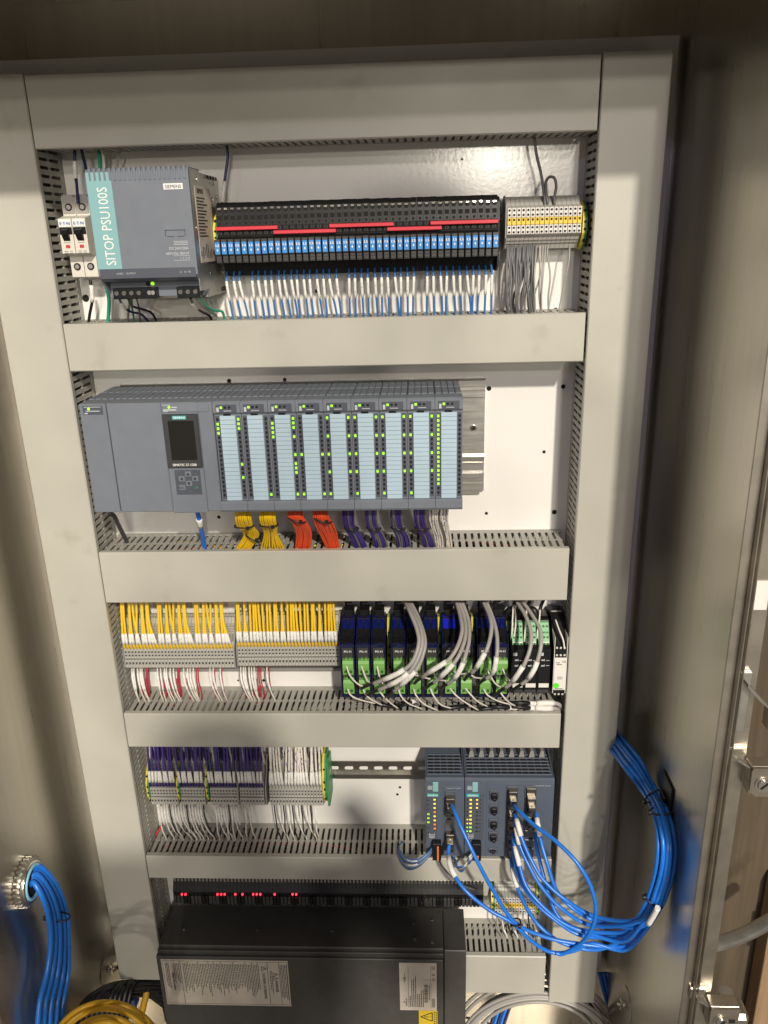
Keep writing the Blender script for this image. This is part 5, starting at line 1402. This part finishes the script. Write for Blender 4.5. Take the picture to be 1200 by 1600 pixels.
# ---- cables at the foot of the cabinet, right of the power unit
for k in range(9):
    R1 = 112 + k*4.6
    cx, cz = 668, -1602
    pts = [(cx + R1*math.cos(a), 12 + 3*(k % 3) + 14*math.sin(k), cz + R1*.98*math.sin(a)) for a in [math.radians(d) for d in range(15, 200, 14)]]
    wire('coiled_cable', pts, 3.2, M['w_lgry'] if k != 4 else M['tgrey'], f'grey cable in the coil under the lower duct, {nth(k)} from the inside', 'cable', 'coiled cables under the lower duct', n=8)
for k in range(5):
    wire('network_cable', [U(800+k*5, 1548, 58), U(788+k*4, 1560, 52), U(774+k*5, 1580, 46), U(766+k*5, 1610, 40), U(766+k*5, 1650, 40)], 3.2, M['w_net'] if k in (1, 3) else M['w_navy'], ('blue' if k in (1, 3) else 'dark blue') + ' cable hanging under the short lower duct', 'network cable', 'blue cables under the lower duct', n=8)
for k in range(5):
    wire('network_cable', [U(936+k*3, 1520, 62), U(945+k*3, 1556, 50), U(958+k*4, 1590, 40), U(972+k*4, 1640, 30)], 3.0, M['w_navy'] if k % 2 else M['w_net'], 'blue cable running down in the shade beside the right duct foot', 'network cable', 'blue cables at the right duct foot', n=8)
for k in range(6):
    wire('grey_wire', [U(888+k*7, 1560, 50), U(900+k*7, 1576, 40), U(916+k*8, 1600, 34), U(940+k*8, 1640, 30)], 1.9, [M['w_lgry'], M['w_gry'], M['w_grn'], M['w_lgry'], M['w_blk'], M['w_lgry']][k], 'thin cable fanning down below the foot of the right duct', 'cable', 'thin cables below the right duct foot')
wire('white_wire', [U(728, 1590, 60), U(750, 1594, 56), U(775, 1604, 50)], 2, M['w_wht'], 'white cable crossing the foot of the panel beside the power unit', 'cable')
# ---- cables at the foot of the cabinet, left of the power unit
for k in range(5):
    cu, cv = (166, 1664)
    R1 = 60 + k*7 + (4 if k == 2 else 0)
    pts = [U(cu + R1*math.cos(a)*1.05, cv - R1*1.12*math.sin(a), -235 + 9*k + 12*math.sin(3*a+k)) for a in [math.radians(d) for d in range(-10, 195, 15)]]
    wire('power_cable', pts, 3.5, M['w_pwr'], f'amber power cable in the coil at the cabinet foot, {nth(k)} from the inside', 'cable', 'amber coiled cables', n=10)
wire('power_cable', [U(230, 1540, 20), U(228, 1556, 10), U(222, 1580, 0), U(214, 1610, -8)], 6, M['w_pwr'], 'amber power cable rising beside the black power unit', 'cable', n=10)
for k in range(11):
    wire('black_cable', [U(112+k*8, 1640, -120+k*6), U(124+k*8, 1578-k*3, -100+k*8), U(152+k*7, 1550-k*2+(k % 3)*5, -60+k*8), U(190+k*6, 1536+(k % 4)*6, -10+k*4), U(262, 1534+k*6, 30)], 4.6, M['w_blk'], f'black cable arching behind the amber coil, {nth(k)} from the left wall', 'cable', 'black cables at the cabinet foot', n=8)
wire('grey_wire', [U(182, 1490, 72), U(205, 1497, 68), U(232, 1508, 64), U(262, 1522, 60)], 3.0, M['w_lgry'], 'grey cable slanting behind the black power unit at its left', 'cable')
wire('grey_wire', [U(182, 1510, 72), U(196, 1520, 70), U(212, 1534, 66)], 3.4, M['w_gry'], 'short dark grey cable under the slanting one beside the power unit', 'cable')
for k in range(5):
    u = 222 + k*7
    wire('black_cable', [U(u, 1405, 66), U(u+1, 1450, 64), U(u-2, 1500, 62)], 2.6, M['w_blk'], 'black cable running down in the dark behind the left end of the power unit', 'cable', 'dark cables behind the power unit', n=8)
p = U(206, 1575, 20)
b = thing('contactor', 'small dark blue plug among the black cables at the cabinet foot', 'plug', U(207, 1560, 20))
part(MB().box(-9, 9, -10, 10, -14, 8, 2), 'body', mat('deep_blue_plastic', (.01, .05, .22), .25), b)
part(MB().cyl((0, 0, 8), 'z', 6, 8, 12), 'neck', M['dark'], b)
solo(MB().box(0, 70, -5, 0, 0, 12, .5), 'bracket_strip', M['zinc'], 'pale metal strip crossing behind the left end of the power unit', 'bracket', U(213, 1549, 70))

# ================================================================ floor and the person taking the picture
fl = solo(MB().box(-5000, 5000, -8000, 118, -10, 0), 'floor', M['floor'], None, None, (0, 0, -1780))
fl['kind'] = 'structure'
def person():
    """Standing in front of the cabinet, arms raised; one continuous body, its shadow falls on the lower rows."""
    J = {'pelvis': (0, 0, 950, 150), 'waist': (0, 0, 1080, 140), 'chest': (0, 0, 1300, 165), 'neck': (0, 5, 1460, 62), 'head': (0, 25, 1560, 104), 'crown': (0, 15, 1650, 92)}
    names = ['pelvis', 'waist', 'chest', 'neck', 'head', 'crown']
    V = [J[n] for n in names]
    E_ = [(i, i+1) for i in range(5)]
    for s in (-1, 1):
        n = len(V)
        V += [(s*200, 0, 1400, 74), (s*240, 90, 1180, 50), (s*120, 300, 1300, 38), (s*75, 345, 1330, 30)]
        E_ += [(2, n), (n, n+1), (n+1, n+2), (n+2, n+3)]
        m = len(V)
        V += [(s*95, 0, 880, 105), (s*110, 20, 480, 68), (s*115, -20, 90, 48), (s*120, 110, 40, 38)]
        E_ += [(0, m), (m, m+1), (m+1, m+2), (m+2, m+3)]
    me = bpy.data.meshes.new('body')
    me.from_pydata([(x*S*1.1, y*S, z*S*1.08) for x, y, z, r in V], E_, [])
    me.materials.append(M['cloth'])
    o = link('person', me, None, (590, -1430, -1780))
    md = o.modifiers.new('skin', 'SKIN')
    for i, q in enumerate(V): me.skin_vertices[0].data[i].radius = (q[3]*S, q[3]*S*.85)
    me.skin_vertices[0].data[0].use_root = True
    sd_ = o.modifiers.new('sub', 'SUBSURF'); sd_.levels = 2; sd_.render_levels = 2
    tag(o, 'person in dark workwear standing before the open cabinet with raised hands', 'person')
    o['category'] = 'person'
person()
